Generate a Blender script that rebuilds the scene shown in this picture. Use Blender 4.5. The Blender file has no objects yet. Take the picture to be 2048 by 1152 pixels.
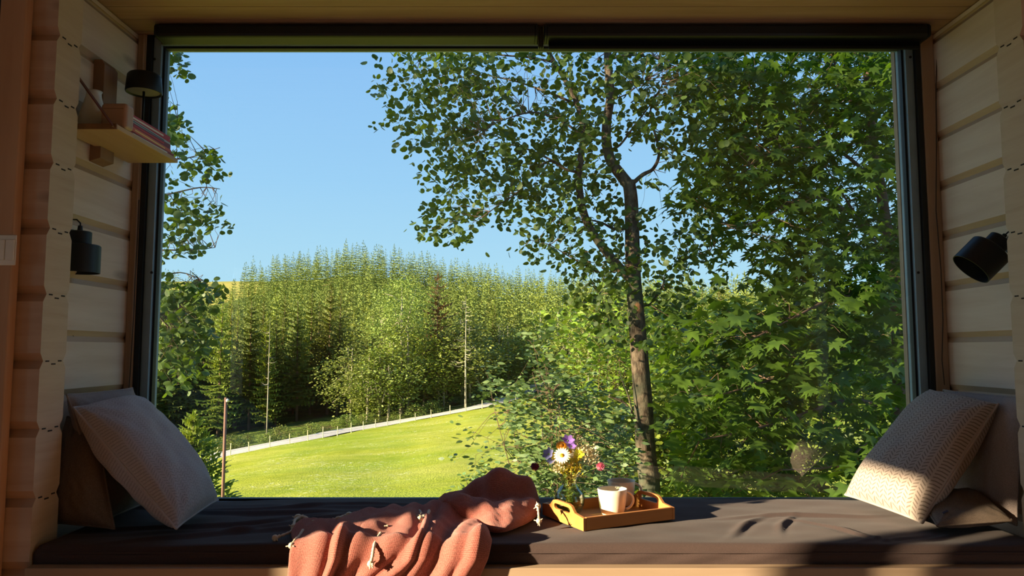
import bpy, math, random
import numpy as np
from mathutils import Vector, Matrix

C = bpy.context.scene.collection
SC = bpy.context.scene
PI = math.pi
rnd = random.Random(7)
RS = np.random.RandomState(11)

# ------------------------------------------------------------------ camera, sky, sun, exposure
F = 1479.0                                    # focal length in pixels of the 2048 px frame
PITCH = math.radians(4.8)
CAM = np.array([0.0, 0.0, 1.144])
cam = bpy.data.cameras.new('camera')
cam.sensor_width = 36.0
cam.lens = 36.0 * F / 2048.0
cam.clip_end = 3000
cam_o = bpy.data.objects.new('camera', cam)
C.objects.link(cam_o)
cam_o.location = CAM
cam_o.rotation_euler = (PI / 2 + PITCH, 0, 0)
SC.camera = cam_o

SC.view_settings.view_transform = 'Standard'
SC.view_settings.look = 'None'
SC.view_settings.gamma = 1.0
SC.view_settings.exposure = 0.25
SC.view_settings.use_curve_mapping = False
SC.cycles.max_bounces = 7
SC.cycles.diffuse_bounces = 4
SC.cycles.glossy_bounces = 3
SC.cycles.transmission_bounces = 6
SC.cycles.transparent_max_bounces = 12
SC.cycles.sample_clamp_indirect = 6.0
SC.cycles.use_denoising = True

world = bpy.data.worlds.new('world')
SC.world = world
world.use_nodes = True
wn = world.node_tree
wn.nodes.clear()
w_out = wn.nodes.new('ShaderNodeOutputWorld')
w_bg = wn.nodes.new('ShaderNodeBackground')
w_ramp = wn.nodes.new('ShaderNodeValToRGB')
w_sep = wn.nodes.new('ShaderNodeSeparateXYZ')
w_tc = wn.nodes.new('ShaderNodeTexCoord')
wn.links.new(w_tc.outputs['Generated'], w_sep.inputs[0])
wn.links.new(w_sep.outputs['Z'], w_ramp.inputs['Fac'])
wn.links.new(w_ramp.outputs['Color'], w_bg.inputs['Color'])
wn.links.new(w_bg.outputs[0], w_out.inputs[0])
els = w_ramp.color_ramp.elements
els[0].position = 0.0; els[0].color = (0.44, 0.72, 0.86, 1)
els[1].position = 1.0; els[1].color = (0.12, 0.30, 0.70, 1)
for p, c in ((0.10, (0.41, 0.70, 0.88, 1)), (0.22, (0.32, 0.61, 0.89, 1)), (0.40, (0.24, 0.50, 0.87, 1))):
    e = els.new(p); e.color = c
w_bg.inputs['Strength'].default_value = 1.0

SUN_EL = math.radians(14.5)
SUN_H = Vector((-0.912, -0.410, 0)).normalized()
sun = bpy.data.lights.new('sun', 'SUN')
sun.energy = 18.0
sun.angle = math.radians(0.8)
sun.color = (1.0, 0.83, 0.56)
sun_o = bpy.data.objects.new('sun', sun)
C.objects.link(sun_o)
to_sun = SUN_H * math.cos(SUN_EL) + Vector((0, 0, math.sin(SUN_EL)))
sun_o.rotation_euler = to_sun.to_track_quat('Z', 'Y').to_euler()
sun_o.location = (-20, -10, 12)

# ------------------------------------------------------------------ measuring helpers
def at(px, py, D):
    """World point seen at pixel (px, py) of the photograph, at depth y = D."""
    cx = (px - 1024.0) / F
    cz = (576.0 - py) / F
    dy = math.cos(PITCH) - cz * math.sin(PITCH)
    dz = math.sin(PITCH) + cz * math.cos(PITCH)
    s = D / dy
    return np.array([cx * s, D, CAM[2] + dz * s])

def at_z(px, py, z):
    a = at(px, py, 1.0) - CAM
    s = (z - CAM[2]) / a[2]
    return CAM + a * s

# ------------------------------------------------------------------ object helpers
def link(o, parent=None):
    C.objects.link(o)
    if parent is not None:
        o.parent = parent
    return o

def tag(o, label=None, cat=None, group=None, kind=None):
    if label: o['label'] = label
    if cat: o['category'] = cat
    if group: o['group'] = group
    if kind: o['kind'] = kind
    return o

def thing(name, label, cat, loc=(0, 0, 0), group=None, rot=(0, 0, 0)):
    o = bpy.data.objects.new(name, None)
    o.empty_display_size = 0.05
    o.location = loc
    o.rotation_euler = rot
    link(o)
    return tag(o, label, cat, group)

class MB:
    def __init__(s):
        s.v = []; s.f = []; s.m = []; s.uv = None
        s.mat = 0
    def add(s, vs, fs):
        b = len(s.v)
        s.v.extend([tuple(p) for p in vs])
        s.f.extend([tuple(i + b for i in f) for f in fs])
        s.m.extend([s.mat] * len(fs))
        return s
    def box(s, a, b, mtx=None):
        (x0, y0, z0), (x1, y1, z1) = a, b
        vs = [Vector(p) for p in ((x0,y0,z0),(x1,y0,z0),(x1,y1,z0),(x0,y1,z0),(x0,y0,z1),(x1,y0,z1),(x1,y1,z1),(x0,y1,z1))]
        if mtx is not None: vs = [mtx @ p for p in vs]
        return s.add(vs, [(0,3,2,1),(4,5,6,7),(0,1,5,4),(1,2,6,5),(2,3,7,6),(3,0,4,7)])
    def tube(s, path, rad, n=8, cap=True):
        path = [Vector(p) for p in path]
        if not isinstance(rad, (list, tuple)): rad = [rad] * len(path)
        up = None; rings = []
        for i, p in enumerate(path):
            t = (path[min(i + 1, len(path) - 1)] - path[max(i - 1, 0)])
            if t.length < 1e-9: t = Vector((0, 0, 1))
            t.normalize()
            if up is None:
                up = t.orthogonal().normalized()
            else:
                up = (up - t * up.dot(t))
                if up.length < 1e-6: up = t.orthogonal()
                up.normalize()
            w = t.cross(up)
            rings.append([p + (up * math.cos(2*PI*k/n) + w * math.sin(2*PI*k/n)) * rad[i] for k in range(n)])
        vs = [q for r in rings for q in r]
        fs = []
        for i in range(len(rings) - 1):
            for k in range(n):
                a = i*n + k; b = i*n + (k+1) % n
                fs.append((a, b, b + n, a + n))
        if cap:
            fs.append(tuple(reversed(range(n))))
            fs.append(tuple((len(rings)-1)*n + k for k in range(n)))
        return s.add(vs, fs)
    def lathe(s, prof, n=32, mtx=None, close_bottom=True, close_top=True):
        """prof: list of (r, z)"""
        vs = []; fs = []
        for r, z in prof:
            for k in range(n):
                a = 2*PI*k/n
                p = Vector((r*math.cos(a), r*math.sin(a), z))
                vs.append(mtx @ p if mtx is not None else p)
        for i in range(len(prof) - 1):
            for k in range(n):
                a = i*n+k; b = i*n+(k+1) % n
                fs.append((a, b, b+n, a+n))
        if close_bottom: fs.append(tuple(reversed(range(n))))
        if close_top: fs.append(tuple((len(prof)-1)*n+k for k in range(n)))
        return s.add(vs, fs)
    def prism(s, poly, h0, h1, mtx=None):
        """polygon in local xy, extruded along local z"""
        n = len(poly)
        vs = [Vector((x, y, h0)) for x, y in poly] + [Vector((x, y, h1)) for x, y in poly]
        if mtx is not None: vs = [mtx @ p for p in vs]
        fs = [tuple(reversed(range(n))), tuple(range(n, 2*n))]
        fs += [(i, (i+1) % n, n+(i+1) % n, n+i) for i in range(n)]
        return s.add(vs, fs)
    def build(s, name, mats, parent=None, smooth=False, bevel=0.0, seg=2, auto=False):
        me = bpy.data.meshes.new(name)
        me.from_pydata(s.v, [], s.f)
        if not isinstance(mats, (list, tuple)): mats = [mats]
        for m in mats: me.materials.append(m)
        if len(mats) > 1: me.polygons.foreach_set('material_index', s.m)
        if smooth: me.polygons.foreach_set('use_smooth', [True] * len(me.polygons))
        me.update()
        o = link(bpy.data.objects.new(name, me), parent)
        if bevel:
            b = o.modifiers.new('bevel', 'BEVEL'); b.width = bevel; b.segments = seg; b.limit_method = 'ANGLE'
            b.angle_limit = math.radians(40)
        if auto:
            e = o.modifiers.new('split', 'EDGE_SPLIT'); e.split_angle = math.radians(38)
        return o

def np_mesh(name, V, Fc, mats, parent=None, smooth=False, uv=None, mi=None):
    """V (n,3), Fc (m,k) equal-size faces"""
    me = bpy.data.meshes.new(name)
    V = np.asarray(V, dtype=np.float32); Fc = np.asarray(Fc, dtype=np.int32)
    m, k = Fc.shape
    me.vertices.add(len(V)); me.vertices.foreach_set('co', V.ravel())
    me.loops.add(m * k); me.loops.foreach_set('vertex_index', Fc.ravel())
    me.polygons.add(m)
    me.polygons.foreach_set('loop_start', np.arange(0, m*k, k, dtype=np.int32))
    me.polygons.foreach_set('loop_total', np.full(m, k, dtype=np.int32))
    if smooth: me.polygons.foreach_set('use_smooth', np.ones(m, dtype=bool))
    if not isinstance(mats, (list, tuple)): mats = [mats]
    for q in mats: me.materials.append(q)
    if mi is not None: me.polygons.foreach_set('material_index', np.asarray(mi, dtype=np.int32))
    me.update(calc_edges=True)
    if uv is not None:
        l = me.uv_layers.new(name='UVMap')
        l.data.foreach_set('uv', np.asarray(uv, dtype=np.float32)[Fc.ravel()].ravel())
    me.validate()
    o = bpy.data.objects.new(name, me)
    return link(o, parent)

def noise3(P, seed=0, octaves=3):
    """cheap smooth pseudo-noise from sines, P (...,3)"""
    r = np.random.RandomState(seed)
    out = np.zeros(P.shape[:-1]); amp = 1.0; fr = 1.0; tot = 0
    for o in range(octaves):
        for k in range(4):
            d = r.normal(size=3); d /= np.linalg.norm(d)
            out += amp * np.sin((P @ d) * fr * (1.0 + 0.5*r.rand()) * 2.0 + r.rand() * 6.28)
            tot += amp
        amp *= 0.55; fr *= 2.1
    return out / tot * 2.0

def smooth_path(P, k=4):
    P = np.array(P); out = []
    n = len(P)
    for i in range(n - 1):
        p0, p1, p2, p3 = P[max(i-1, 0)], P[i], P[i+1], P[min(i+2, n-1)]
        for s in range(k):
            t = s/k
            out.append(0.5*((2*p1) + (-p0+p2)*t + (2*p0-5*p1+4*p2-p3)*t*t + (-p0+3*p1-3*p2+p3)*t**3))
    out.append(P[-1]); return out

# ------------------------------------------------------------------ materials
def lin(c):
    return tuple(((x/255.0)/12.92 if x/255.0 <= 0.04045 else ((x/255.0+0.055)/1.055)**2.4) for x in c) + (1.0,)

class Mat:
    def __init__(s, name, col=(200, 200, 200), rough=0.6, metal=0.0, spec=0.5):
        s.m = bpy.data.materials.new(name); s.m.use_nodes = True
        s.nt = s.m.node_tree; s.N = s.nt.nodes; s.L = s.nt.links
        s.b = s.N['Principled BSDF']; s.out = s.N['Material Output']
        s.b.inputs['Base Color'].default_value = lin(col)
        s.b.inputs['Roughness'].default_value = rough
        s.b.inputs['Metallic'].default_value = metal
        s.b.inputs['Specular IOR Level'].default_value = spec
    def node(s, t, **kw):
        n = s.N.new(t)
        for k, v in kw.items(): setattr(n, k, v)
        return n
    def coords(s, kind='Object', scale=(1, 1, 1), rot=(0, 0, 0)):
        tc = s.node('ShaderNodeTexCoord'); mp = s.node('ShaderNodeMapping')
        s.L.new(tc.outputs[kind], mp.inputs['Vector'])
        mp.inputs['Scale'].default_value = scale; mp.inputs['Rotation'].default_value = rot
        return mp.outputs[0]
    def noise(s, vec, scale=5, detail=4, rough=0.55, dist=0.0):
        n = s.node('ShaderNodeTexNoise'); n.inputs['Scale'].default_value = scale
        n.inputs['Detail'].default_value = detail; n.inputs['Roughness'].default_value = rough
        n.inputs['Distortion'].default_value = dist
        if vec is not None: s.L.new(vec, n.inputs['Vector'])
        return n.outputs['Fac']
    def ramp(s, fac, stops):
        r = s.node('ShaderNodeValToRGB'); e = r.color_ramp.elements
        e[0].position, e[0].color = stops[0][0], stops[0][1]
        e[1].position, e[1].color = stops[-1][0], stops[-1][1]
        for p, c in stops[1:-1]:
            q = e.new(p); q.color = c
        s.L.new(fac, r.inputs['Fac'])
        return r.outputs['Color']
    def mix(s, fac, a, b, mode='MIX'):
        m = s.node('ShaderNodeMix', data_type='RGBA', blend_type=mode)
        for sock, v in ((m.inputs[0], fac), (m.inputs[6], a), (m.inputs[7], b)):
            if isinstance(v, (int, float, tuple)): sock.default_value = v
            else: s.L.new(v, sock)
        return m.outputs[2]
    def math(s, op, a, b=None, c=None):
        m = s.node('ShaderNodeMath', operation=op)
        for i, v in enumerate((a, b, c)):
            if v is None: continue
            if isinstance(v, (int, float)): m.inputs[i].default_value = v
            else: s.L.new(v, m.inputs[i])
        return m.outputs[0]
    def color(s, c): s.L.new(c, s.b.inputs['Base Color']); return s
    def bump(s, h, strength=0.3, dist=0.01):
        b = s.node('ShaderNodeBump'); b.inputs['Strength'].default_value = strength
        b.inputs['Distance'].default_value = dist
        s.L.new(h, b.inputs['Height']); s.L.new(b.outputs[0], s.b.inputs['Normal']); return s

def g(v): return (v, v, v, 1)

def wood(name, light, dark, axis='x', rough=0.55, knots=True, fine=1.0, pale=None):
    """boards whose grain runs along the given axis"""
    M = Mat(name, light, rough, spec=0.25)
    sc = {'x': (0.5, 6, 6), 'y': (6, 0.5, 6), 'z': (6, 6, 0.5)}[axis]
    v = M.coords('Object', tuple(q * fine for q in sc))
    n1 = M.noise(v, 3.0, 5, 0.6, 0.6)
    w = M.node('ShaderNodeTexWave', wave_type='BANDS', bands_direction={'x': 'Z', 'y': 'Z', 'z': 'X'}[axis])
    w.inputs['Scale'].default_value = 0.5; w.inputs['Distortion'].default_value = 14
    w.inputs['Detail'].default_value = 3; w.inputs['Detail Scale'].default_value = 0.7
    M.L.new(v, w.inputs['Vector'])
    f = M.math('MULTIPLY_ADD', w.outputs['Fac'], 0.10, M.math('MULTIPLY', n1, 0.88))
    c = M.ramp(f, [(0.30, lin(light)), (0.75, lin(dark))])
    big = M.noise(M.coords('Object', (1, 1, 1)), 2.1, 2)
    c = M.mix(M.math('MULTIPLY', big, 0.35), c, lin(tuple(int(a*0.93) for a in light)))
    if knots:
        vo = M.node('ShaderNodeTexVoronoi'); vo.inputs['Scale'].default_value = 1.0
        M.L.new(M.coords('Object', {'x': (1.5, 5, 5), 'y': (5, 1.5, 5), 'z': (5, 5, 1.5)}[axis]), vo.inputs['Vector'])
        k = M.ramp(vo.outputs['Distance'], [(0.05, g(1)), (0.13, g(0))])
        c = M.mix(M.math('MULTIPLY', k, 0.5), c, lin(tuple(int(a*0.62) for a in dark)))
    M.color(c)
    M.bump(f, 0.12, 0.004)
    return M.m

def cloth_mat(name, c1, c2, scale=600, bump=0.35, rough=0.95, blot=0.15):
    M = Mat(name, c1, rough, spec=0.1)
    v = M.coords('Object')
    n = M.noise(v, scale, 2, 0.6)
    m = M.noise(v, scale * 0.2, 2, 0.6)
    c = M.mix(M.ramp(n, [(0.35, g(0)), (0.65, g(1))]), lin(c1), lin(c2))
    c = M.mix(M.math('MULTIPLY', m, blot), c, lin(tuple(int(a*0.6) for a in c1)))
    M.color(c); M.bump(n, bump, 0.002)
    M.b.inputs['Sheen Weight'].default_value = 0.05
    return M.m

def plain(name, col, rough=0.5, metal=0.0, spec=0.5, var=0.08, scale=8):
    M = Mat(name, col, rough, metal, spec)
    n = M.noise(M.coords('Object'), scale, 4)
    M.color(M.mix(n, lin(tuple(int(a*(1-var)) for a in col)), lin(tuple(min(255, int(a*(1+var))) for a in col))))
    return M.m

def leaf_mat(name, c1, c2, trans=(120, 170, 20), tw=0.35, rough=0.45, scale=1.3, fine=30):
    M = Mat(name, c1, rough, spec=0.35)
    v = M.coords('Object')
    n = M.noise(v, scale, 3); n2 = M.noise(v, fine, 1)
    oi = M.node('ShaderNodeObjectInfo')
    f = M.math('ADD', M.math('MULTIPLY', n, 0.5), M.math('MULTIPLY', n2, 0.5))
    f = M.ramp(f, [(0.38, g(0)), (0.62, g(1))])
    c = M.mix(f, lin(c1), lin(c2))
    hs = M.node('ShaderNodeHueSaturation')
    M.L.new(M.math('MULTIPLY_ADD', oi.outputs['Random'], 0.04, 0.485), hs.inputs['Hue'])
    M.L.new(M.math('MULTIPLY_ADD', oi.outputs['Random'], 0.5, 0.75), hs.inputs['Value'])
    M.L.new(c, hs.inputs['Color'])
    M.color(hs.outputs[0])
    t = M.node('ShaderNodeBsdfTranslucent')
    M.L.new(M.mix(f, lin(trans), lin(tuple(int(a*0.8) for a in trans))), t.inputs['Color'])
    mx = M.node('ShaderNodeMixShader'); mx.inputs[0].default_value = tw
    M.L.new(M.b.outputs[0], mx.inputs[1]); M.L.new(t.outputs[0], mx.inputs[2])
    M.L.new(mx.outputs[0], M.out.inputs['Surface'])
    return M.m

def pane_mat(name, tint=(1, 1, 1), f0=0.04, gloss=1.0, rim=None):
    """thin clear glass: see-through, mirroring more at grazing angles"""
    m = bpy.data.materials.new(name); m.use_nodes = True
    N = m.node_tree.nodes; L = m.node_tree.links; N.clear()
    out = N.new('ShaderNodeOutputMaterial'); mx = N.new('ShaderNodeMixShader')
    tr = N.new('ShaderNodeBsdfTransparent'); gl = N.new('ShaderNodeBsdfGlossy'); lw = N.new('ShaderNodeLayerWeight')
    lw.inputs['Blend'].default_value = 0.5
    pw = N.new('ShaderNodeMath'); pw.operation = 'POWER'; pw.inputs[1].default_value = 5.0
    mu = N.new('ShaderNodeMath'); mu.operation = 'MULTIPLY_ADD'; mu.inputs[1].default_value = (1 - f0)*gloss; mu.inputs[2].default_value = f0
    tr.inputs['Color'].default_value = tint + (1,)
    gl.inputs['Roughness'].default_value = 0.0
    if rim:                       # thicker glass seen edge-on absorbs more
        p3 = N.new('ShaderNodeMath'); p3.operation = 'POWER'; p3.inputs[1].default_value = 2.2
        mc = N.new('ShaderNodeMix'); mc.data_type = 'RGBA'
        mc.inputs[6].default_value = tint + (1,); mc.inputs[7].default_value = rim + (1,)
        L.new(lw.outputs['Facing'], p3.inputs[0]); L.new(p3.outputs[0], mc.inputs[0]); L.new(mc.outputs[2], tr.inputs['Color'])
    L.new(lw.outputs['Facing'], pw.inputs[0]); L.new(pw.outputs[0], mu.inputs[0]); L.new(mu.outputs[0], mx.inputs[0])
    L.new(tr.outputs[0], mx.inputs[1]); L.new(gl.outputs[0], mx.inputs[2]); L.new(mx.outputs[0], out.inputs[0])
    return m

LOGX = wood('pine_log_along_x', (200, 172, 150), (174, 142, 118), 'x')
LOGY = wood('pine_log_along_y', (216, 196, 178), (194, 168, 146), 'y')
BEVELX = wood('pine_bevel_along_x', (184, 150, 124), (160, 124, 98), 'x', knots=False)
BEVELY = wood('pine_bevel_along_y', (190, 164, 138), (168, 140, 112), 'y', knots=False)
LOGEND = wood('pine_log_cut_end', (196, 176, 150), (180, 156, 128), 'y', knots=False, fine=2)
TRIMZ = wood('pine_trim_upright', (178, 152, 130), (152, 126, 104), 'z', knots=False)
ORANGE = wood('orange_pine_board', (200, 158, 122), (176, 132, 96), 'z', knots=False)
BENCH = wood('pine_bench_board', (168, 144, 120), (150, 124, 100), 'x')
CEILW = wood('pine_ceiling_boards', (184, 152, 128), (156, 124, 100), 'x')
FLOORW = wood('pine_floor_boards', (176, 136, 96), (140, 102, 66), 'x')
PLYW = wood('shelf_pine', (200, 170, 136), (180, 146, 112), 'y', knots=False)
DARKWOOD = wood('brown_wood_blocks', (150, 116, 90), (122, 92, 70), 'z', knots=False)
BAMBOO = wood('honey_bamboo', (206, 140, 78), (180, 114, 58), 'x', rough=0.4, knots=False, fine=2)
SLOT = plain('dark_joint_gap', (34, 24, 18), 0.9)
FRAMEM = plain('blue_grey_painted_aluminium', (128, 150, 168), 0.4, 0.1)
FRAMEK = plain('black_window_gasket', (18, 22, 28), 0.55)
FRAMEO = plain('meadow_lit_frame_head', (96, 96, 60), 0.5)
BLIND = cloth_mat('black_blind_fabric', (14, 16, 20), (22, 24, 28), 900, 0.1)
CASSETTE = plain('black_blind_cassette', (16, 20, 26), 0.5)
BLACKM = plain('matt_black_metal', (20, 24, 28), 0.5, 0.2)
PANE = pane_mat('clear_window_glass', (0.98, 0.99, 0.98), 0.115, 1.0)
TINTED = pane_mat('side_window_glass', (0.96, 0.95, 0.92), 0.04, 1.0)
OPENGL = pane_mat('clear_rear_glass', (0.95, 0.96, 0.96), 0.04, 1.0)
WHITEP = plain('white_plastic', (226, 220, 208), 0.35)
CERAMIC = plain('white_ceramic', (226, 226, 220), 0.3)
CREAMC = plain('cream_glazed_mug', (236, 222, 200), 0.28, var=0.03)

# ------------------------------------------------------------------ the cabin shell
PITCHZ = 0.2225
XL, XR = -1.55, 1.742            # cut log ends of the opening
WL, WR = -1.68, 1.893            # side walls of the niche
YF, YB, YW = 2.44, 2.58, 3.24     # wall front, wall back, window wall
ZC = 2.56                         # ceiling
ZSEAT = 0.455
ZM = 0.518                        # top of the mattress

def log_profile(z0, z1, d, h=0.024, r=0.015):
    """hexagonal log section: points (offset out of the wall face, z)"""
    return [(-r, z0), (0, z0 + h), (0, z1 - h), (-r, z1)]

def log_wall_x(name, x0, x1, yf, yb, zjoint, ztop, cut_right=None, zbot=0.0):
    """logs lying along x, bevelled on both faces, stacked"""
    mb = MB()
    z = zjoint
    while z > zbot: z -= PITCHZ
    while z < ztop:
        a, b = z, min(z + PITCHZ, ztop)
        h, r = 0.026, 0.016
        prof = [(yf + r, a), (yf, a + h), (yf, b - h), (yf + r, b), (yb - r, b), (yb, b - h), (yb, a + h), (yb - r, a)]
        n = len(prof)
        vs = [(x0, p[0], p[1]) for p in prof] + [(x1, p[0], p[1]) for p in prof]
        for i in range(n):
            mb.mat = 1 if i in (0, 2, 4, 6) else 0
            if i == 3 or i == 7: mb.mat = 1
            j = (i + 1) % n
            mb.add([vs[i], vs[j], vs[n + j], vs[n + i]], [(0, 1, 2, 3)])
        mb.mat = 2
        mb.add([vs[i] for i in range(n)], [tuple(range(n))])
        mb.add([vs[n + i] for i in range(n)], [tuple(reversed(range(n)))])
        # the dark tongue-and-groove gaps that show on the cut ends
        if cut_right is not None:
            xe = x1 if cut_right else x0
            s = 0.0015 if cut_right else -0.0015
            mb.mat = 3
            for (ya, yb_, dz) in ((yf + 0.028, yf + 0.047, -0.001), (yf + 0.060, yf + 0.082, -0.011), (yf + 0.096, yf + 0.115, -0.001)):
                zz = b + dz
                mb.box((min(xe, xe + s) , ya, zz - 0.002), (max(xe, xe + s), yb_, zz + 0.0025))
        z += PITCHZ
    return tag(mb.build(name, [LOGX, BEVELX, LOGEND, SLOT]), kind='structure')

log_wall_x('wall_front_left', -3.34, XL, YF, YB, 0.663, ZC - 0.002, True, 0.05)
log_wall_x('wall_front_right', XR, 2.72, YF, YB, 0.663, ZC - 0.002, False, 0.05)

def log_wall_y(name, xf, thick, y0, y1, zjoint, ztop, zbot=0.0):
    """logs lying along y; face at xf, body towards xf + thick (signed)"""
    mb = MB()
    sg = 1 if thick > 0 else -1
    z = zjoint
    while z > zbot: z -= PITCHZ
    while z < ztop:
        a, b = z, min(z + PITCHZ, ztop); h, r = 0.022, 0.014
        prof = [(xf + r*sg, a), (xf, a + h), (xf, b - h), (xf + r*sg, b), (xf + thick, b), (xf + thick, a)]
        n = len(prof)
        vs = [(p[0], y0, p[1]) for p in prof] + [(p[0], y1, p[1]) for p in prof]
        for i in range(n):
            mb.mat = 1 if i in (0, 2) else 0
            j = (i + 1) % n
            mb.add([vs[i], vs[j], vs[n + j], vs[n + i]], [(0, 1, 2, 3)])
        mb.mat = 0
        mb.add([vs[i] for i in range(n)], [tuple(range(n))]); mb.add([vs[n + i] for i in range(n)], [tuple(reversed(range(n)))])
        z += PITCHZ
    return tag(mb.build(name, [LOGY, BEVELY]), kind='structure')

log_wall_y('wall_niche_left', WL, -0.14, YB - 0.001, YW + 0.16, 0.5305, ZC - 0.002)
log_wall_y('wall_niche_right', WR, 0.14, YB - 0.001, YW + 0.16, 0.5305, ZC - 0.002)

# left room wall with the side window the evening sun comes through
LX = -3.2
def slab_wall_x(name, x0, x1, y0, y1, z0, z1, holes, m):
    """wall perpendicular to x, with rectangular holes (ya, yb, za, zb)"""
    mb = MB()
    ys = sorted({y0, y1, *[h[0] for h in holes], *[h[1] for h in holes]})
    for a, b in zip(ys[:-1], ys[1:]):
        segs = [(z0, z1)]
        for h in holes:
            if h[0] <= a + 1e-6 and h[1] >= b - 1e-6:
                segs = [(z0, h[2]), (h[3], z1)]
        for s in segs:
            if s[1] > s[0]: mb.box((x0, a, s[0]), (x1, b, s[1]))
    return tag(mb.build(name, m), kind='structure')
SIDE = [(-2.3, -0.9, 0.30, 2.1), (0.345, 0.435, 0.5, 2.03), (0.548, 1.30, 0.5, 2.03)]
slab_wall_x('wall_left', LX - 0.14, LX, -3.2, YF, 0.0, ZC, SIDE, LOGY)
slab_wall_x('wall_right', 2.6, 2.74, -3.2, YF, 0.0, ZC, [(0.2, 1.3, 0.05, 2.05)], LOGY)
tag(MB().box((LX, -3.34, 0), (2.6, -3.2, ZC)).build('wall_rear', LOGX), kind='structure')
tag(MB().box((-3.34, -3.34, -0.14), (2.74, YB, 0)).build('floor', FLOORW), kind='structure')
for (nm, a, b, m) in (('fill_window', (LX - 0.08, -2.3, 0.30), (LX - 0.074, -0.9, 2.1), OPENGL),  # first one is an added unseen window that brings fill light into the room
                      ('window_3', (LX - 0.08, 0.345, 0.5), (LX - 0.074, 0.435, 2.03), TINTED),
                      ('window_5', (2.66, 0.2, 0.05), (2.666, 1.3, 2.05), OPENGL),
                      ('window_4', (LX - 0.08, 0.548, 0.5), (LX - 0.074, 1.30, 2.03), TINTED)):
    x = a[0]
    w = MB().add([(x, a[1], a[2]), (x, b[1], a[2]), (x, b[1], b[2]), (x, a[1], b[2])], [(0, 1, 2, 3)])
    tag(w.build(nm, m), kind='structure')

# ceiling of boards and the roof slab over it
mb = MB()
y = -3.3
while y < YW + 0.14:
    y2 = min(y + 0.118, YW + 0.15)
    mb.box((-3.34, y, ZC), (2.74, y2 - 0.004, ZC + 0.02))
    mb.box((-3.34, y2 - 0.004, ZC + 0.008), (2.74, y2, ZC + 0.02))
    y = y2
tag(mb.build('ceiling', CEILW), kind='structure')
ROOF = plain('dark_roofing', (60, 58, 56), 0.9)
tag(MB().box((-3.5, -3.5, ZC + 0.021), (2.9, YW + 0.2, ZC + 0.28)).build('roof', ROOF), kind='structure')

# bench carcass below the mattress: seat board, front edge board and panel
mb = MB()
mb.box((WL + 0.002, YF + 0.02, 0.43), (WR - 0.002, YW, ZSEAT))
mb.box((XL + 0.003, YF - 0.03, 0.425), (XR - 0.003, YF + 0.018, ZSEAT))
tag(mb.build('trim_1', BENCH, bevel=0.003), kind='structure')
mb = MB()
mb.box((XL + 0.003, YF - 0.012, 0.0), (XR - 0.003, YF + 0.01, 0.424))
tag(mb.build('wall_bench_front', BENCH), kind='structure')
# the wall below and above the great window
tag(MB().box((WL - 0.14, YW + 0.02, -1.2), (WR + 0.14, YW + 0.15, 0.48)).build('wall_window_sill', LOGX), kind='structure')

# ------------------------------------------------------------------ the great window
GL, GR, GT, GB, GY = -1.575, 1.767, None, 0.505, 3.27
GT = float(at(1000, 99, GY)[2])
wroot = thing('window_1', None, None, (0.1, GY, GB)); wroot['kind'] = 'structure'
def wp(mb, name, m, **k):
    o = mb.build(name, m, **k)
    o.parent = wroot; o.location = (-0.1, -GY, -GB)
    return o
def frame_ring(x0, x1, z0, z1, w, y0, y1):
    mb = MB()
    mb.box((x0 - w, y0, z0 - w), (x0, y1, z1 + w)); mb.box((x1, y0, z0 - w), (x1 + w, y1, z1 + w))
    mb.box((x0, y0, z1), (x1, y1, z1 + w)); mb.box((x0, y0, z0 - w), (x1, y1, z0))
    return mb
wp(frame_ring(GL, GR, GB, GT, 0.010, GY - 0.010, GY + 0.02), 'gasket', FRAMEK)
wp(frame_ring(GL - 0.010, GR + 0.010, GB - 0.010, GT + 0.010, 0.036, GY - 0.028, GY + 0.06), 'window_frame', FRAMEM, bevel=0.003)
# head of the frame: greenish light from the meadow painted in as olive colour
mb = MB(); mb.box((GL - 0.01, GY - 0.034, GT + 0.011), (GR + 0.01, GY - 0.0285, GT + 0.046)); wp(mb, 'meadow_light_strip', FRAMEO)
# black outer seal strip towards the wooden trim
wp(frame_ring(GL - 0.046, GR + 0.046, GB - 0.046, GT + 0.046, 0.022, GY - 0.045, GY + 0.05), 'outer_seal', FRAMEK)
# pale timber rebate outside the glass
mb = MB(); mb.box((GR + 0.012, GY + 0.07, GB - 0.05), (GR + 0.06, GY + 0.10, GT + 0.05)); wp(mb, 'outer_timber', TRIMZ)
mb = MB(); mb.add([(GL, GY, GB), (GR, GY, GB), (GR, GY, GT), (GL, GY, GT)], [(0, 1, 2, 3)]); wp(mb, 'pane', PANE)
for px, py in ((309, 118), (303, 545), (1821, 114), (1837, 545)):
    p = at(px, py, GY - 0.03)
    mb = MB(); mb.lathe([(0.006, 0), (0.006, 0.003), (0.003, 0.004)], 12, Matrix.Translation((p[0], p[1] + 0.003, p[2])) @ Matrix.Rotation(PI/2, 4, 'X'))
    wp(mb, 'bolt', FRAMEK)

# timber jamb boards beside the frame
for i, (a, b) in enumerate(((WL + 0.001, GL - 0.069), (GR + 0.069, WR - 0.001))):
    mb = MB(); mb.box((a, GY - 0.052, ZSEAT + 0.002), (b, GY + 0.1, ZC - 0.002))
    if i == 0:
        mb.box((b - 0.012, GY - 0.058, ZSEAT + 0.002), (b - 0.004, GY - 0.0525, ZC - 0.002))
    tag(mb.build('trim_%d' % (i + 2), TRIMZ, bevel=0.002), kind='structure')
mb = MB(); mb.box((WL + 0.001, GY - 0.02, GT + 0.072), (WR - 0.001, GY + 0.1, ZC - 0.002))
tag(mb.build('trim_4', FRAMEK), kind='structure')

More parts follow.
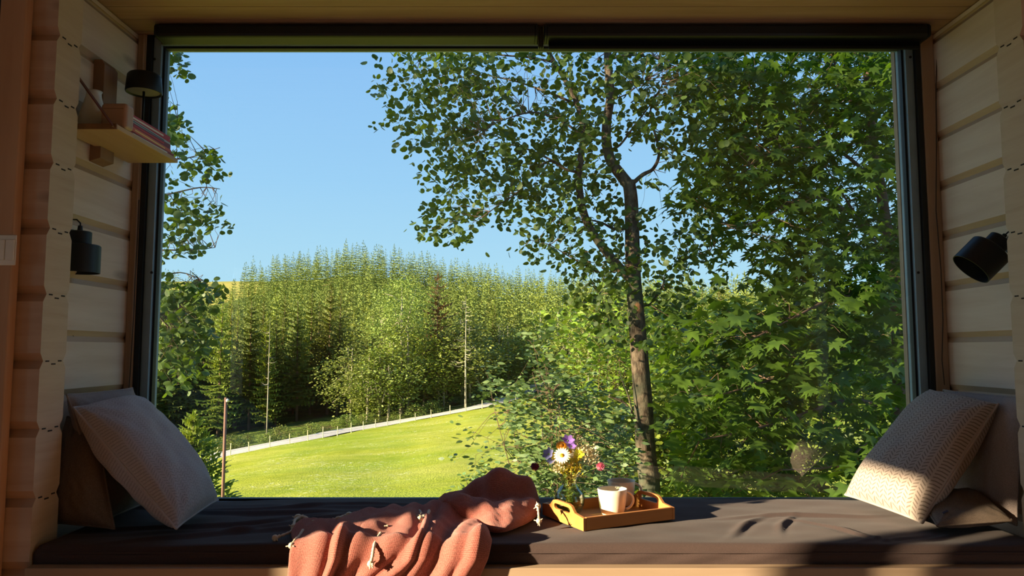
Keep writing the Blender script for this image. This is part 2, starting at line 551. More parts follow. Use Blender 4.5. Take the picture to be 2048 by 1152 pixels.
# ------------------------------------------------------------------ roller blinds
def blind(px0, px1, drop_px, label):
    yf = 3.085
    a = at(px0, 60, yf); b = at(px1, 60, yf)
    z1 = ZC - 0.003; z0 = float(at(1000, 72, yf)[2])
    t = thing('roller_blind', label, 'blind', (a[0], yf, z0), 'roller blinds rolled up above the big window')
    def put(mb, nm, m, **k):
        o = mb.build(nm, m, **k); o.parent = t; o.location = (-a[0], -yf, -z0); return o
    mb = MB()
    prof = [(yf, z0 + 0.012), (yf + 0.004, z0 + 0.003), (yf + 0.015, z0), (yf + 0.09, z0), (yf + 0.09, z1), (yf + 0.03, z1), (yf + 0.01, z1 - 0.008), (yf, z1 - 0.02)]
    M4 = Matrix(((0, 0, 1, 0), (1, 0, 0, 0), (0, 1, 0, 0), (0, 0, 0, 1)))
    mb.prism(prof, a[0] + 0.012, b[0] - 0.012, M4)
    put(mb, 'cassette', CASSETTE, bevel=0.002)
    for xx in (a[0], b[0] - 0.0115):
        mb = MB(); mb.prism([(p[0] - (0.003 if p[0] < yf + 0.05 else -0.003), p[1]) for p in prof], xx, xx + 0.0115, M4)
        put(mb, 'end_cap', BLACKM, bevel=0.002)
    zb = float(at(1000, drop_px, yf + 0.06)[2])
    mb = MB(); mb.box((a[0] + 0.02, yf + 0.058, zb + 0.016), (b[0] - 0.02, yf + 0.060, z0 + 0.005)); put(mb, 'blind_fabric', BLIND)
    mb = MB(); mb.box((a[0] + 0.02, yf + 0.052, zb), (b[0] - 0.02, yf + 0.066, zb + 0.0165)); put(mb, 'bottom_bar', BLACKM, bevel=0.003)
    return t
blind(308, 1076, 82, 'left roller blind, rolled up fully so the frame head shows below it')
bR = blind(1089, 1862, 99, 'right roller blind, its black bottom edge hanging slightly lower')
# the shared bracket between the two blinds
p = at(1082, 78, 3.11)
t = thing('blind_bracket', 'small dark bracket in the gap between the two roller blinds', 'bracket', p)
for k, dx in enumerate((-0.009, 0.0, 0.009)):
    MB().box((dx - 0.0018, 0, -0.035), (dx + 0.0018, 0.03, 0.06)).build('pin', plain('dull_bracket_metal', (86, 84, 70), 0.4, 0.6) if k == 0 else bpy.data.materials['dull_bracket_metal'], t)
MB().box((-0.012, 0.03, -0.03), (0.012, 0.05, 0.075)).build('bracket_plate', BLACKM, t)

# ------------------------------------------------------------------ left edge: orange board and switch
bx1 = float(at(29, 500, 2.41)[0])
tag(MB().box((bx1 - 0.088, 2.40, 0.0), (bx1, 2.438, ZC - 0.003)).build('trim_5', ORANGE, bevel=0.004), kind='structure')
tag(MB().box((bx1 - 0.30, 2.415, 0.0), (bx1 - 0.09, 2.437, ZC - 0.003)).build('trim_6', plain('dark_edge_panel', (34, 32, 40), 0.6)), kind='structure')  # plain dark panel left of the orange board
sp = at(16, 500, 2.395)
t = thing('light_switch', 'white square double light switch on the orange board at the far left', 'switch', sp)
MB().box((-0.04, 0, -0.05), (0.025, 0.0048, 0.05)).build('switch_plate', WHITEP, t, bevel=0.003)
for dx in (-0.036, -0.006):
    MB().box((dx, -0.006, -0.034), (dx + 0.028, -0.0005, 0.034)).build('rocker', WHITEP, t, bevel=0.002)

# ------------------------------------------------------------------ mattress
MATT = cloth_mat('charcoal_brown_mattress_cover', (82, 66, 62), (66, 54, 52), 700, 0.3)
def mattress():
    nx, ny = 300, 80
    x0, x1, y0, y1 = XL + 0.006, XR - 0.006, YF + 0.012, YW - 0.035
    U, V = np.meshgrid(np.linspace(0, 1, nx), np.linspace(0, 1, ny), indexing='ij')
    X = x0 + (x1 - x0) * U; Y = y0 + (y1 - y0) * V
    P = np.stack([X, Y, X*0], -1)
    rr = 0.022
    dx = np.minimum(X - x0, x1 - X); dy = np.minimum(Y - y0, y1 - Y)
    d = np.minimum(dx, dy)
    edge = np.where(d < rr, rr - np.sqrt(np.maximum(0, rr**2 - (rr - d)**2)), 0)
    wr = np.zeros_like(X)
    w1 = noise3(P * [3.0, 7.0, 1], 3, 3)
    wr += 0.006 * w1
    # long folds in the loose cover, strongest on the left by the cushion
    for (cx, cy, ang, L, W, amp) in ((-1.02, 2.78, 0.25, 0.55, 0.020, 0.011), (-0.95, 2.95, -0.15, 0.5, 0.018, 0.012), (-0.7, 2.70, 0.12, 0.55, 0.018, 0.009),
                                     (-1.0, 2.66, 0.5, 0.35, 0.018, 0.010), (-0.6, 2.88, 0.3, 0.4, 0.016, 0.008), (-0.85, 3.05, 0.05, 0.6, 0.015, 0.008),
                                     (-0.5, 3.02, -0.1, 0.5, 0.02, 0.006),
                                     (0.85, 2.72, 0.9, 0.14, 0.014, 0.010), (1.0, 2.74, 1.1, 0.12, 0.012, 0.010), (1.10, 2.88, 0.1, 0.25, 0.016, 0.009),
                                     (1.15, 2.66, -0.9, 0.18, 0.014, 0.008), (1.3, 2.55, 0.6, 0.12, 0.012, 0.006), (1.2, 2.52, 0.7, 0.10, 0.011, 0.006), (1.4, 2.56, 0.6, 0.12, 0.012, 0.006)):
        u = (X - cx)*math.cos(ang) + (Y - cy)*math.sin(ang); v = -(X - cx)*math.sin(ang) + (Y - cy)*math.cos(ang)
        v = v + 0.02*np.sin(u*9 + cx*5)
        wr += amp * np.exp(-(u/L)**2) * np.exp(-(v/W)**2)
        wr -= 0.4*amp * np.exp(-(u/L)**2) * np.exp(-((v + 1.7*W)/W)**2)
    wr *= np.clip(d / 0.05, 0, 1)
    dip = 0.010*np.exp(-((X + 1.25)/0.25)**2) + 0.008*np.exp(-((X - 1.5)/0.25)**2)
    Z = ZM - edge + wr - dip
    top = np.stack([X, Y, Z], -1)
    # side skirt
    loop = [(i, 0) for i in range(nx)] + [(nx-1, j) for j in range(1, ny)] + [(i, ny-1) for i in range(nx-2, -1, -1)] + [(0, j) for j in range(ny-2, 0, -1)]
    V3 = list(top.reshape(-1, 3)); idx = lambda i, j: i*ny + j
    rings = [[idx(i, j) for i, j in loop]]
    zt = ZM - rr
    for kz in range(1, 5):
        z = zt + (ZSEAT + 0.001 - zt) * kz / 4
        ring = []
        for (i, j) in loop:
            p = top[i, j].copy(); p[2] = z
            bulge = 0.004*math.sin(kz/4*PI) + 0.0025*math.sin(p[0]*31 + kz) * (kz < 4)
            if j == 0: p[1] -= bulge
            V3.append(p); ring.append(len(V3) - 1)
        rings.append(ring)
    Fc = [(idx(i, j), idx(i+1, j), idx(i+1, j+1), idx(i, j+1)) for i in range(nx-1) for j in range(ny-1)]
    n = len(loop)
    for a, b in zip(rings[:-1], rings[1:]):
        Fc += [(a[k], b[k], b[(k+1) % n], a[(k+1) % n]) for k in range(n)]
    o = np_mesh('mattress', np.array(V3), np.array(Fc), MATT, smooth=True)
    # seam piping along the front edge
    path = [(float(top[i, 0, 0]), y0 - 0.003, ZM - 0.026) for i in range(2, nx - 2, 3)]
    MB().tube(path, 0.0025, 6).build('piping', MATT, o, smooth=True)
    return tag(o, 'long charcoal brown mattress covering the window bench', 'mattress')
mattress()

# ------------------------------------------------------------------ cushions
def herring(name, c1, c2, mark, n=19, depth=0.7):
    M = Mat(name, c1, 0.95, spec=0.1)
    tc = M.node('ShaderNodeTexCoord'); sp_ = M.node('ShaderNodeSeparateXYZ')
    M.L.new(tc.outputs['UV'], sp_.inputs[0])
    u = M.math('MULTIPLY', sp_.outputs['X'], n); v = M.math('MULTIPLY', sp_.outputs['Y'], n * 2.0)
    tri = M.math('PINGPONG', u, 1.0)                       # zigzag across
    ph = M.math('FRACT', M.math('MULTIPLY_ADD', tri, 1.1, v))
    dash = M.math('MULTIPLY', M.math('LESS_THAN', ph, 0.36), M.math('GREATER_THAN', M.math('PINGPONG', M.math('ADD', tri, 0.0), 0.5), 0.13))
    fn = M.noise(M.coords('Object'), 550, 2)
    base = M.mix(M.ramp(fn, [(0.35, g(0)), (0.65, g(1))]), lin(c1), lin(c2))
    soft = M.math('MULTIPLY', dash, depth)
    M.color(M.mix(soft, base, lin(mark)))
    h = M.math('SUBTRACT', fn, M.math('MULTIPLY', dash, 1.2))
    M.bump(h, 0.5, 0.002)
    M.b.inputs['Sheen Weight'].default_value = 0.15
    return M.m

def cushion(name, label, P, thick, mat, seed=0, n=44, pinch=0.02, wrinkle=0.006, group=None, side=1, tagmark=None):
    """P: four mid-plane corners p00, p10, p11, p01 (u along p00->p10, v along p00->p01)"""
    P = [np.array(p, dtype=float) for p in P]
    c = sum(P) / 4
    nrm = np.cross(P[1] - P[0], P[3] - P[0]); nrm /= np.linalg.norm(nrm)
    if side < 0: nrm = -nrm
    t = np.linspace(0, 1, n)
    t = 0.5 - 0.5*np.cos(t*PI)*(1) if False else t
    U, V = np.meshgrid(t, t, indexing='ij')
    a = 2*U - 1; b = 2*V - 1
    # corners stay pointed, edges draw in
    us = U + (0.5 - U) * pinch * (1 - b**4) * np.abs(a)**2
    vs_ = V + (0.5 - V) * pinch * (1 - a**4) * np.abs(b)**2
    base = (P[0][None, None]*(1-us)[..., None]*(1-vs_)[..., None] + P[1][None, None]*us[..., None]*(1-vs_)[..., None]
            + P[2][None, None]*us[..., None]*vs_[..., None] + P[3][None, None]*(1-us)[..., None]*vs_[..., None])
    prof = (np.clip(1 - np.abs(a)**2.6, 0, 1) * np.clip(1 - np.abs(b)**2.6, 0, 1)) ** 0.46
    w = noise3(np.stack([U*5, V*5, U*0 + seed], -1), seed + 5, 3)
    rad = np.zeros_like(U)
    for (cu, cv) in ((0, 0), (1, 0), (1, 1), (0, 1)):     # gathers running out of the corners
        du, dv = U - cu, V - cv; r = np.hypot(du, dv); th = np.arctan2(dv, du)
        rad += np.sin(th*11 + seed) * np.exp(-r/0.22) * np.clip(r*6, 0, 1)
    def face(sg):
        off = thick/2*prof + (wrinkle*w*0.7 + wrinkle*rad) * prof**0.6
        return base + nrm * (sg*off)[..., None]
    A = face(1); B = face(-1)
    VA = A.reshape(-1, 3); VB = B.reshape(-1, 3); N = n*n
    idx = np.arange(N).reshape(n, n)
    q = np.stack([idx[:-1, :-1], idx[1:, :-1], idx[1:, 1:], idx[:-1, 1:]], -1).reshape(-1, 4)
    Fc = np.concatenate([q, (q + N)[:, ::-1]])
    uv = np.stack([U, V], -1).reshape(-1, 2)
    Vv = np.concatenate([VA, VB]) - c
    o = np_mesh(name, Vv, Fc, mat, smooth=True, uv=np.concatenate([uv, uv]))
    o.location = c
    # stitched seam around the rim
    rim = [tuple(base[i, 0] - c) for i in range(n)] + [tuple(base[n-1, j] - c) for j in range(1, n)] + [tuple(base[i, n-1] - c) for i in range(n-2, -1, -1)] + [tuple(base[0, j] - c) for j in range(n-2, -1, -1)]
    MB().tube(rim, 0.0042, 6).build('seam', mat, o, smooth=True)
    if tagmark:
        u0, v0, du, dv = tagmark
        i, j = int(u0*(n-1)), int(v0*(n-1))
        p = A[i, j] - c + nrm*0.003
        eu = A[min(i+2, n-1), j] - A[i-2, j]; eu /= np.linalg.norm(eu)
        ev = A[i, min(j+2, n-1)] - A[i, j-2]; ev /= np.linalg.norm(ev)
        mb = MB(); mb.add([p, p + eu*du, p + eu*du + ev*dv, p + ev*dv], [(0, 1, 2, 3)])
        k = mb.build('label_tag', plain('navy_cushion_label', (42, 40, 62), 0.8), o)
        sm = k.modifiers.new('t', 'SOLIDIFY'); sm.thickness = 0.0015
    return tag(o, label, 'cushion', group)

GREYC = cloth_mat('grey_tweed', (128, 116, 116), (100, 92, 94), 420, 0.5)
BROWNC = cloth_mat('brown_wool', (132, 114, 100), (104, 90, 80), 420, 0.5)
GREYB = cloth_mat('mid_grey_weave', (164, 148, 142), (134, 120, 116), 420, 0.5)
HERR = herring('beige_herringbone', (176, 159, 147), (158, 142, 132), (98, 82, 72))
HERRG = herring('grey_herringbone', (186, 174, 172), (154, 144, 144), (104, 96, 98), 24, 0.35)
# left pair
cushion('cushion', 'large grey herringbone cushion leaning at the left end of the bench',
        [at(352, 1058, 2.52), at(436, 1000, 2.98), at(268, 792, 3.08), at(146, 815, 2.62)], 0.19, HERRG, 3, wrinkle=0.010)
cushion('cushion', 'plain grey cushion propped upright against the left wall, only its top showing',
        [(-1.46, 2.72, 0.535), (-1.46, 3.12, 0.535), (-1.60, 3.14, 0.985), (-1.60, 2.68, 0.985)], 0.13, GREYB, 8, wrinkle=0.008)
cushion('cushion', 'brown cushion tucked low in the left corner, its near face towards the room',
        [(-1.640, 2.640, 0.545), (-1.365, 2.600, 0.532), (-1.520, 2.74, 0.86), (-1.640, 2.76, 0.90)], 0.10, BROWNC, 15, wrinkle=0.007)
# right group
cushion('cushion', 'beige herringbone cushion leaning at the right end, half in sunlight',
        [at(1845, 1046, 2.66), at(1690, 990, 3.05), at(1860, 780, 3.14), at(1997, 808, 2.75)], 0.20, HERR, 5, side=1, wrinkle=0.006, tagmark=(0.14, 0.06, -0.045, 0.013))
cushion('cushion', 'plain grey cushion standing against the right wall behind the herringbone one',
        [(1.76, 2.64, 0.535), (1.745, 3.12, 0.535), (1.835, 3.17, 0.975), (1.835, 2.68, 0.975)], 0.09, GREYB, 6, wrinkle=0.005)
cushion('cushion', 'small low grey brown cushion lying flat at the right front corner',
        [at(1875, 1052, 2.58), (1.72, 2.60, 0.56), (1.74, 2.84, 0.62), (1.52, 2.84, 0.60)], 0.075, BROWNC, 12, wrinkle=0.006, tagmark=(0.12, 0.14, 0.02, 0.01))

# ------------------------------------------------------------------ the terracotta throw
def weave(name, c1, c2, dark, n=260):
    M = Mat(name, c1, 0.95, spec=0.05)
    tc = M.node('ShaderNodeTexCoord'); sp_ = M.node('ShaderNodeSeparateXYZ'); M.L.new(tc.outputs['UV'], sp_.inputs[0])
    a = M.math('SINE', M.math('MULTIPLY', M.math('ADD', sp_.outputs['X'], sp_.outputs['Y']), n*4.4)); b = M.math('SINE', M.math('MULTIPLY', M.math('SUBTRACT', sp_.outputs['X'], sp_.outputs['Y']), n*4.4))
    w = M.math('MULTIPLY_ADD', M.math('MULTIPLY', a, b), 0.5, 0.5)
    fz = M.noise(M.coords('Object'), 260, 3, 0.7)
    c = M.mix(M.ramp(w, [(0.3, g(0)), (0.7, g(1))]), lin(c1), lin(c2))
    c = M.mix(M.ramp(fz, [(0.35, g(0.6)), (0.6, g(0))]), c, lin(dark))
    M.color(c); M.bump(M.math('ADD', w, fz), 0.6, 0.003)
    M.b.inputs['Sheen Weight'].default_value = 0.35; M.b.inputs['Sheen Tint'].default_value = (1, 0.75, 0.7, 1)
    return M.m
THROW = weave('terracotta_weave', (158, 88, 78), (192, 122, 108), (112, 58, 52))
def cr(xs, ys, x):
    """smooth interpolation through control points"""
    xs = np.asarray(xs, float); ys = np.asarray(ys, float); x = np.clip(x, xs[0], xs[-1])
    m = np.gradient(ys, xs); i = np.clip(np.searchsorted(xs, x) - 1, 0, len(xs)-2); h = xs[i+1]-xs[i]; t = (x - xs[i])/h
    return (2*t**3-3*t**2+1)*ys[i] + (t**3-2*t**2+t)*h*m[i] + (-2*t**3+3*t**2)*ys[i+1] + (t**3-t**2)*h*m[i+1]
def throw():
    nu, ns = 230, 150
    u, s = np.meshgrid(np.linspace(0, 1, nu), np.linspace(0, 1, ns), indexing='ij')
    S1 = 0.50                                   # the sheet crosses the mattress edge here
    bk = np.array([at_z(px, py, ZM + 0.02)[:2] for px, py in ((590, 1046), (690, 1032), (780, 1022), (860, 1012), (960, 1003))])
    ft = np.array([(at_z(px, 1078, ZM + 0.02)[0], YF - 0.004) for px in (586, 690, 790, 880, 978)])
    uu = np.linspace(0, 1, 5)
    bx, by = cr(uu, bk[:, 0], u), cr(uu, bk[:, 1], u); fx, fy = cr(uu, ft[:, 0], u), cr(uu, ft[:, 1], u)
    tt = np.clip(s/S1, 0, 1); hh = np.clip((s - S1)/(1 - S1), 0, 1)
    X = bx*(1-tt) + fx*tt; Y = by*(1-tt) + fy*tt
    # fan of folds: they run from the bunched back right towards the hanging front left
    q = u*1.0 + 0.34*s + 0.10*s*np.sin(3.2*u + 0.4)
    warp = 0.05*np.sin(6.0*s + 5*u) + 0.03*np.sin(11*u - 4*s)
    ph = (q + warp*(0.6 + s))
    fa = np.sin(2*PI*2.6*ph + 0.9); f1 = 0.62*np.sign(fa)*np.abs(fa)**0.8 + 0.38*(np.abs(np.sin(PI*4.9*ph + 0.5 + 1.1*np.sin(4*u)))**0.7*2 - 1)
    f2 = np.sin(2*PI*7.7*ph + 1.3*np.sin(5*s)); f3 = noise3(np.stack([X*9, Y*9 + s*2.2, s*0], -1), 41, 4)
    edge = np.clip(np.minimum(u, 1-u)/0.05, 0, 1)**0.6
    h = 0.030 + 0.017*f1*(0.35 + 0.65*tt) + 0.006*f2 + 0.010*f3
    for (px, py, wx, wy, a) in ((800, 1046, 0.10, 0.10, 0.040), (720, 1060, 0.07, 0.07, 0.014), (850, 1026, 0.14, 0.07, 0.028), (930, 1020, 0.10, 0.10, 0.045), (640, 1050, 0.05, 0.05, 0.012)):
        c = at_z(px, py, ZM + 0.03); h += a*np.exp(-((X - c[0])/wx)**2 - ((Y - c[1])/wy)**2)
    back = np.clip(s/0.07, 0, 1)**0.7
    top = np.maximum(0.006, h*(0.25 + 0.75*edge)*(0.30 + 0.70*back))
    # over the edge and down
    Rr = 0.030
    drop = hh*0.36
    ang = np.clip(drop/(Rr*PI/2), 0, 1)*PI/2
    down = np.where(drop > Rr*PI/2, drop - Rr*PI/2, 0)
    amp = np.clip(hh*3, 0, 1)
    out = 0.010 + (0.020*(f1*0.5 + 0.5) + 0.005*f2 + 0.006*f3)*(1 + 0.9*amp) + 0.03*hh
    out = np.where(edge < 1, out*(0.5 + 0.5*edge), out)
    th = top                                      # height carried into the bend
    Z = np.where(s <= S1, ZM + th, ZM - down - Rr*(1-np.cos(ang)) + th*np.cos(ang) + 0.004)
    k = np.clip(hh*6, 0, 1)
    Yh = fy - Rr*np.sin(ang) + Rr*0.2 - out*np.sin(ang)
    Y = np.where(s <= S1, Y, Yh)
    bot = cr(uu, [fx_ for fx_ in (at(573, 1150, 2.38)[0], at(660, 1150, 2.38)[0], at(755, 1150, 2.38)[0], at(850, 1150, 2.38)[0], at(946, 1150, 2.38)[0])], u)
    mixx = np.clip(hh*2.2, 0, 1); mixx = mixx*mixx*(3-2*mixx)
    X = X*(1-mixx) + bot*mixx
    X = X + 0.014*np.cos(2*PI*2.6*ph + 0.9)*np.clip(s*2, 0, 1)*edge + 0.006*np.sin(9*s + 3)
    P = np.stack([X, Y, Z], -1)
    org = np.array([float(X.mean()), YF + 0.05, ZM + 0.01])
    idx = np.arange(nu*ns).reshape(nu, ns)
    F4 = np.stack([idx[:-1, :-1], idx[:-1, 1:], idx[1:, 1:], idx[1:, :-1]], -1).reshape(-1, 4)
    t = thing('throw_blanket', 'terracotta throw with cream tassels crumpled on the mattress and hanging over its front', 'blanket', tuple(org))
    o = np_mesh('drape', P.reshape(-1, 3) - org, F4, THROW, t, smooth=True, uv=np.stack([u*0.75, s*0.8], -1).reshape(-1, 2))
    m = o.modifiers.new('thick', 'SOLIDIFY'); m.thickness = 0.005; m.offset = 1
    # the bunched roll folded over at the right
    nx, ny = 170, 130
    a, b = np.meshgrid(np.linspace(0, 1, nx), np.linspace(0, 1, ny), indexing='ij')   # a: left to right, b: back to front
    av = np.array([0, 0.2, 0.4, 0.6, 0.8, 0.93, 1.0])
    tp = [(868, 1018), (912, 1012), (948, 1006), (990, 1004), (1035, 1006), (1066, 1010), (1079, 1016)]
    bt = [(868, 1036), (912, 1046), (952, 1054), (990, 1066), (1030, 1056), (1062, 1040), (1080, 1024)]
    T = np.array([at_z(x, y, ZM + 0.01)[:2] for x, y in tp]); B = np.array([at_z(x, y, ZM + 0.01)[:2] for x, y in bt])
    Tx, Ty, Bx, By = (cr(av, q_, a) for q_ in (T[:, 0], T[:, 1], B[:, 0], B[:, 1]))
    X2 = Tx*(1-b) + Bx*b; Y2 = Ty*(1-b) + By*b
    hb = cr(av, [0.035, 0.062, 0.104, 0.150, 0.132, 0.100, 0.045], a)      # height of the back ridge
    hf = cr(av, [0.045, 0.068, 0.068, 0.060, 0.064, 0.064, 0.040], a)      # height of the front ridge
    hol = cr(av, [0.040, 0.045, 0.028, 0.014, 0.018, 0.036, 0.035], a)
    bb = 0.16 + 0.05*np.sin(3*a); fb = 0.66 + 0.06*np.sin(5*a + 1)
    ridge = lambda c, w: np.exp(-(np.abs(b - c)/w)**2.2)
    env = np.clip(1 - np.abs(2*b - 1)**5, 0, 1)**0.45 * np.clip(1 - np.clip((a - 0.86)/0.14, 0, 1)**3, 0, 1)**0.5
    env = env*np.clip(a/0.10, 0, 1)**0.6
    n2 = noise3(np.stack([X2*13, Y2*13, a*0], -1), 77, 4)
    Hh = hol + (hb - hol)*ridge(bb, 0.13) + (hf - hol)*ridge(fb, 0.23) + 0.006*n2*1.2 + 0.004*np.sin(26*a + 6*b + 4*np.sin(3*b))
    base0 = np.where(a < 0.35, 0.030*(1 - a/0.35), 0)*np.clip(a/0.10, 0, 1)
    Z2 = ZM + 0.008 + base0*0.5 + Hh*env + 0.028*np.clip(1 - a/0.5, 0, 1)*(b > 0.5)*b
    Y2 = Y2 - 0.012*np.sin(PI*b)*np.clip(env, 0, 1)
    # the lower front edge curls under
    Y2 = Y2 + 0.018*np.clip((b - 0.93)/0.07, 0, 1)**2
    X2 = X2 + 0.010*np.sin(7*b + 2)*np.clip(a*(1-a)*4, 0, 1)
    idx = np.arange(nx*ny).reshape(nx, ny)
    F4 = np.stack([idx[:-1, :-1], idx[:-1, 1:], idx[1:, 1:], idx[1:, :-1]], -1).reshape(-1, 4)
    o = np_mesh('folded_roll', np.stack([X2, Y2, Z2], -1).reshape(-1, 3) - org, F4, THROW, t, smooth=True, uv=np.stack([a*0.36, b*0.36], -1).reshape(-1, 2))
    m = o.modifiers.new('thick', 'SOLIDIFY'); m.thickness = 0.006; m.offset = 1
    # tassels: twisted cords with a knot
    CREAMT = plain('cream_tassel_yarn', (206, 186, 160), 0.95, var=0.15, scale=120)
    def tassel(pts, r=0.0036, knot=1, kr=0.009):
        r *= 1.25; kr *= 1.2
        P_ = [Vector(at(px, py, D)) - Vector(org) for px, py, D in pts]
        P_ = [Vector(q_) for q_ in smooth_path([tuple(p) for p in P_], 6)]
        mb = MB(); mb.tube(P_, [r*(1 + 0.18*math.sin(i*2.2)) for i in range(len(P_))], 8)
        for kk in ([P_[-1]] if knot == 1 else [P_[-1], P_[0]]):
            mb.lathe([(0, -kr), (kr*0.7, -kr*0.7), (kr, 0), (kr*0.75, kr*0.7), (0, kr)], 12, Matrix.Translation(kk) @ Matrix.Rotation(rnd.uniform(0, 1.2), 4, 'X'), False, False)
            for e in range(5):
                d = Vector((rnd.gauss(0, 1), rnd.gauss(0, 1) - 0.3, rnd.gauss(0, 1) - 0.5)).normalized()*kr*1.7
                mb.tube([kk, kk + d], [r*0.7, r*0.4], 5)
        mb.build('tassel', CREAMT, t, smooth=True)
    D0 = 2.52
    tassel([(600, 1044, 2.70), (588, 1052, 2.62), (584, 1062, 2.56), (566, 1070, 2.52), (550, 1076, 2.50)])
    tassel([(606, 1060, 2.52), (598, 1072, 2.47), (590, 1080, 2.43), (583, 1091, 2.415)])
    tassel([(640, 1046, 2.66), (622, 1040, 2.70), (604, 1034, 2.72), (590, 1040, 2.68), (588, 1054, 2.60)], kr=0.010)
    tassel([(620, 1040, 2.70), (606, 1032, 2.73), (596, 1036, 2.72)], kr=0.012)
    tassel([(652, 1042, 2.70), (640, 1044, 2.66), (628, 1046, 2.64)])
    tassel([(692, 1030, 2.76), (682, 1034, 2.73), (677, 1039, 2.70)], kr=0.011)
    tassel([(716, 1024, 2.80), (704, 1027, 2.77), (698, 1031, 2.75)], kr=0.011)
    tassel([(724, 1032, 2.70), (732, 1046, 2.62), (744, 1060, 2.54), (752, 1066, 2.50)], 0.0045, 1, 0.013)
    tassel([(762, 1066, 2.47), (752, 1080, 2.43), (747, 1098, 2.38), (745, 1112, 2.365), (741, 1128, 2.36)], 0.0042, 1, 0.009)
    tassel([(776, 1052, 2.52), (764, 1056, 2.51), (752, 1064, 2.49)], 0.004, 1, 0.010)
    tassel([(806, 1016, 2.80), (818, 1022, 2.72), (830, 1034, 2.62), (840, 1040, 2.58)], 0.0045, 1, 0.012)
    tassel([(850, 1012, 2.80), (858, 1018, 2.72), (856, 1028, 2.64), (848, 1036, 2.60)], 0.0045, 1, 0.010)
    tassel([(834, 1018, 2.76), (842, 1026, 2.68), (838, 1036, 2.60)], 0.004, 1, 0.011)
    tassel([(756, 1034, 2.68), (762, 1036, 2.66)], 0.004, 1, 0.010)
    tassel([(1076, 1012, 2.70), (1077, 1026, 2.66), (1078, 1042, 2.64)], 0.003, 0)
throw()

# ------------------------------------------------------------------ shelf with its things, left wall
SD0, SD1 = 2.656, 3.15
s0 = at(233, 256, SD0); s1 = at(357, 328, SD1)
SX, SZ = (s0[0] + s1[0]) / 2, (s0[2] + s1[2]) / 2
t = thing('wall_shelf', 'small pine shelf hung on the left log wall near the window', 'shelf', (WL, SD0, SZ))
MB().box((0.016, 0, 0), (SX - WL, SD1 - SD0, 0.018)).build('shelf_board', PLYW, t, bevel=0.002)
MB().box((0.016, -0.006, -0.001), (SX - WL, -0.0003, 0.019)).build('end_cap', DARKWOOD, t)
for yy in (2.885, 2.70):
    zt = float(at(197, 121, 2.9)[2]) - SZ; zb = float(at(190, 328, 2.93)[2]) - SZ
    mb = MB()
    mb.prism([(0.0, zb), (0.044, zb + 0.014), (0.044, zt - 0.02), (0.03, zt), (0.0, zt)], yy - SD0, yy - SD0 + 0.10, Matrix(((1, 0, 0, 0), (0, 0, 1, 0), (0, 1, 0, 0), (0, 0, 0, 1))))
    if yy > 2.8: mb.build('upright', DARKWOOD, t, bevel=0.002)
LEATH = plain('brown_leather', (112, 66, 52), 0.6)
mb = MB()
a = Vector((SX - WL - 0.006, -0.012, 0.004)); b = Vector((0.02, -0.012, 0.28))
for q in (0.0,):
    d = (b - a).normalized(); nn = Vector((d.z, 0, -d.x)) * 0.002
    for (p0, p1) in ((a, b),):
        vs = [p0 - nn + Vector((0, -0.012, 0)), p0 - nn + Vector((0, 0.012, 0)), p0 + nn + Vector((0, 0.012, 0)), p0 + nn + Vector((0, -0.012, 0))]
        vs += [v + (p1 - p0) for v in vs]
        mb.add(vs, [(0, 3, 2, 1), (4, 5, 6, 7), (0, 1, 5, 4), (1, 2, 6, 5), (2, 3, 7, 6), (3, 0, 4, 7)])
mb.build('leather_strap', LEATH, t)
ZS = SZ + 0.018
# white vase
p = at(184, 215, 2.79)
mb = MB(); mb.lathe([(0.028, 0), (0.044, 0.012), (0.050, 0.05), (0.044, 0.09), (0.034, 0.125), (0.028, 0.150), (0.026, 0.165), (0.030, 0.172), (0.024, 0.166), (0.022, 0.14)], 32)
o = mb.build('vase', CERAMIC, smooth=True); o.location = (p[0] + 0.005, p[1], ZS)
tag(o, 'white ceramic vase at the near end of the wall shelf', 'vase')
# pale pink box
ta = at(201, 205, 2.70); tb = at(254, 210, 2.70)
o = MB().box((0, 0, 0), (tb[0] - ta[0], 0.06, ta[2] - ZS)).build('storage_tin', plain('pale_rose_tin', (178, 146, 126), 0.5), bevel=0.014, seg=4)
o.location = (ta[0], 2.70, ZS)
tag(o, 'pale rose tin between the white vase and the red books', 'tin')
MB().box((0.012, -0.0005, ta[2] - ZS - 0.024), (tb[0] - ta[0] - 0.012, 0.0004, ta[2] - ZS - 0.022)).build('lid_rim', plain('tin_lid_rim', (120, 96, 84), 0.6), o)
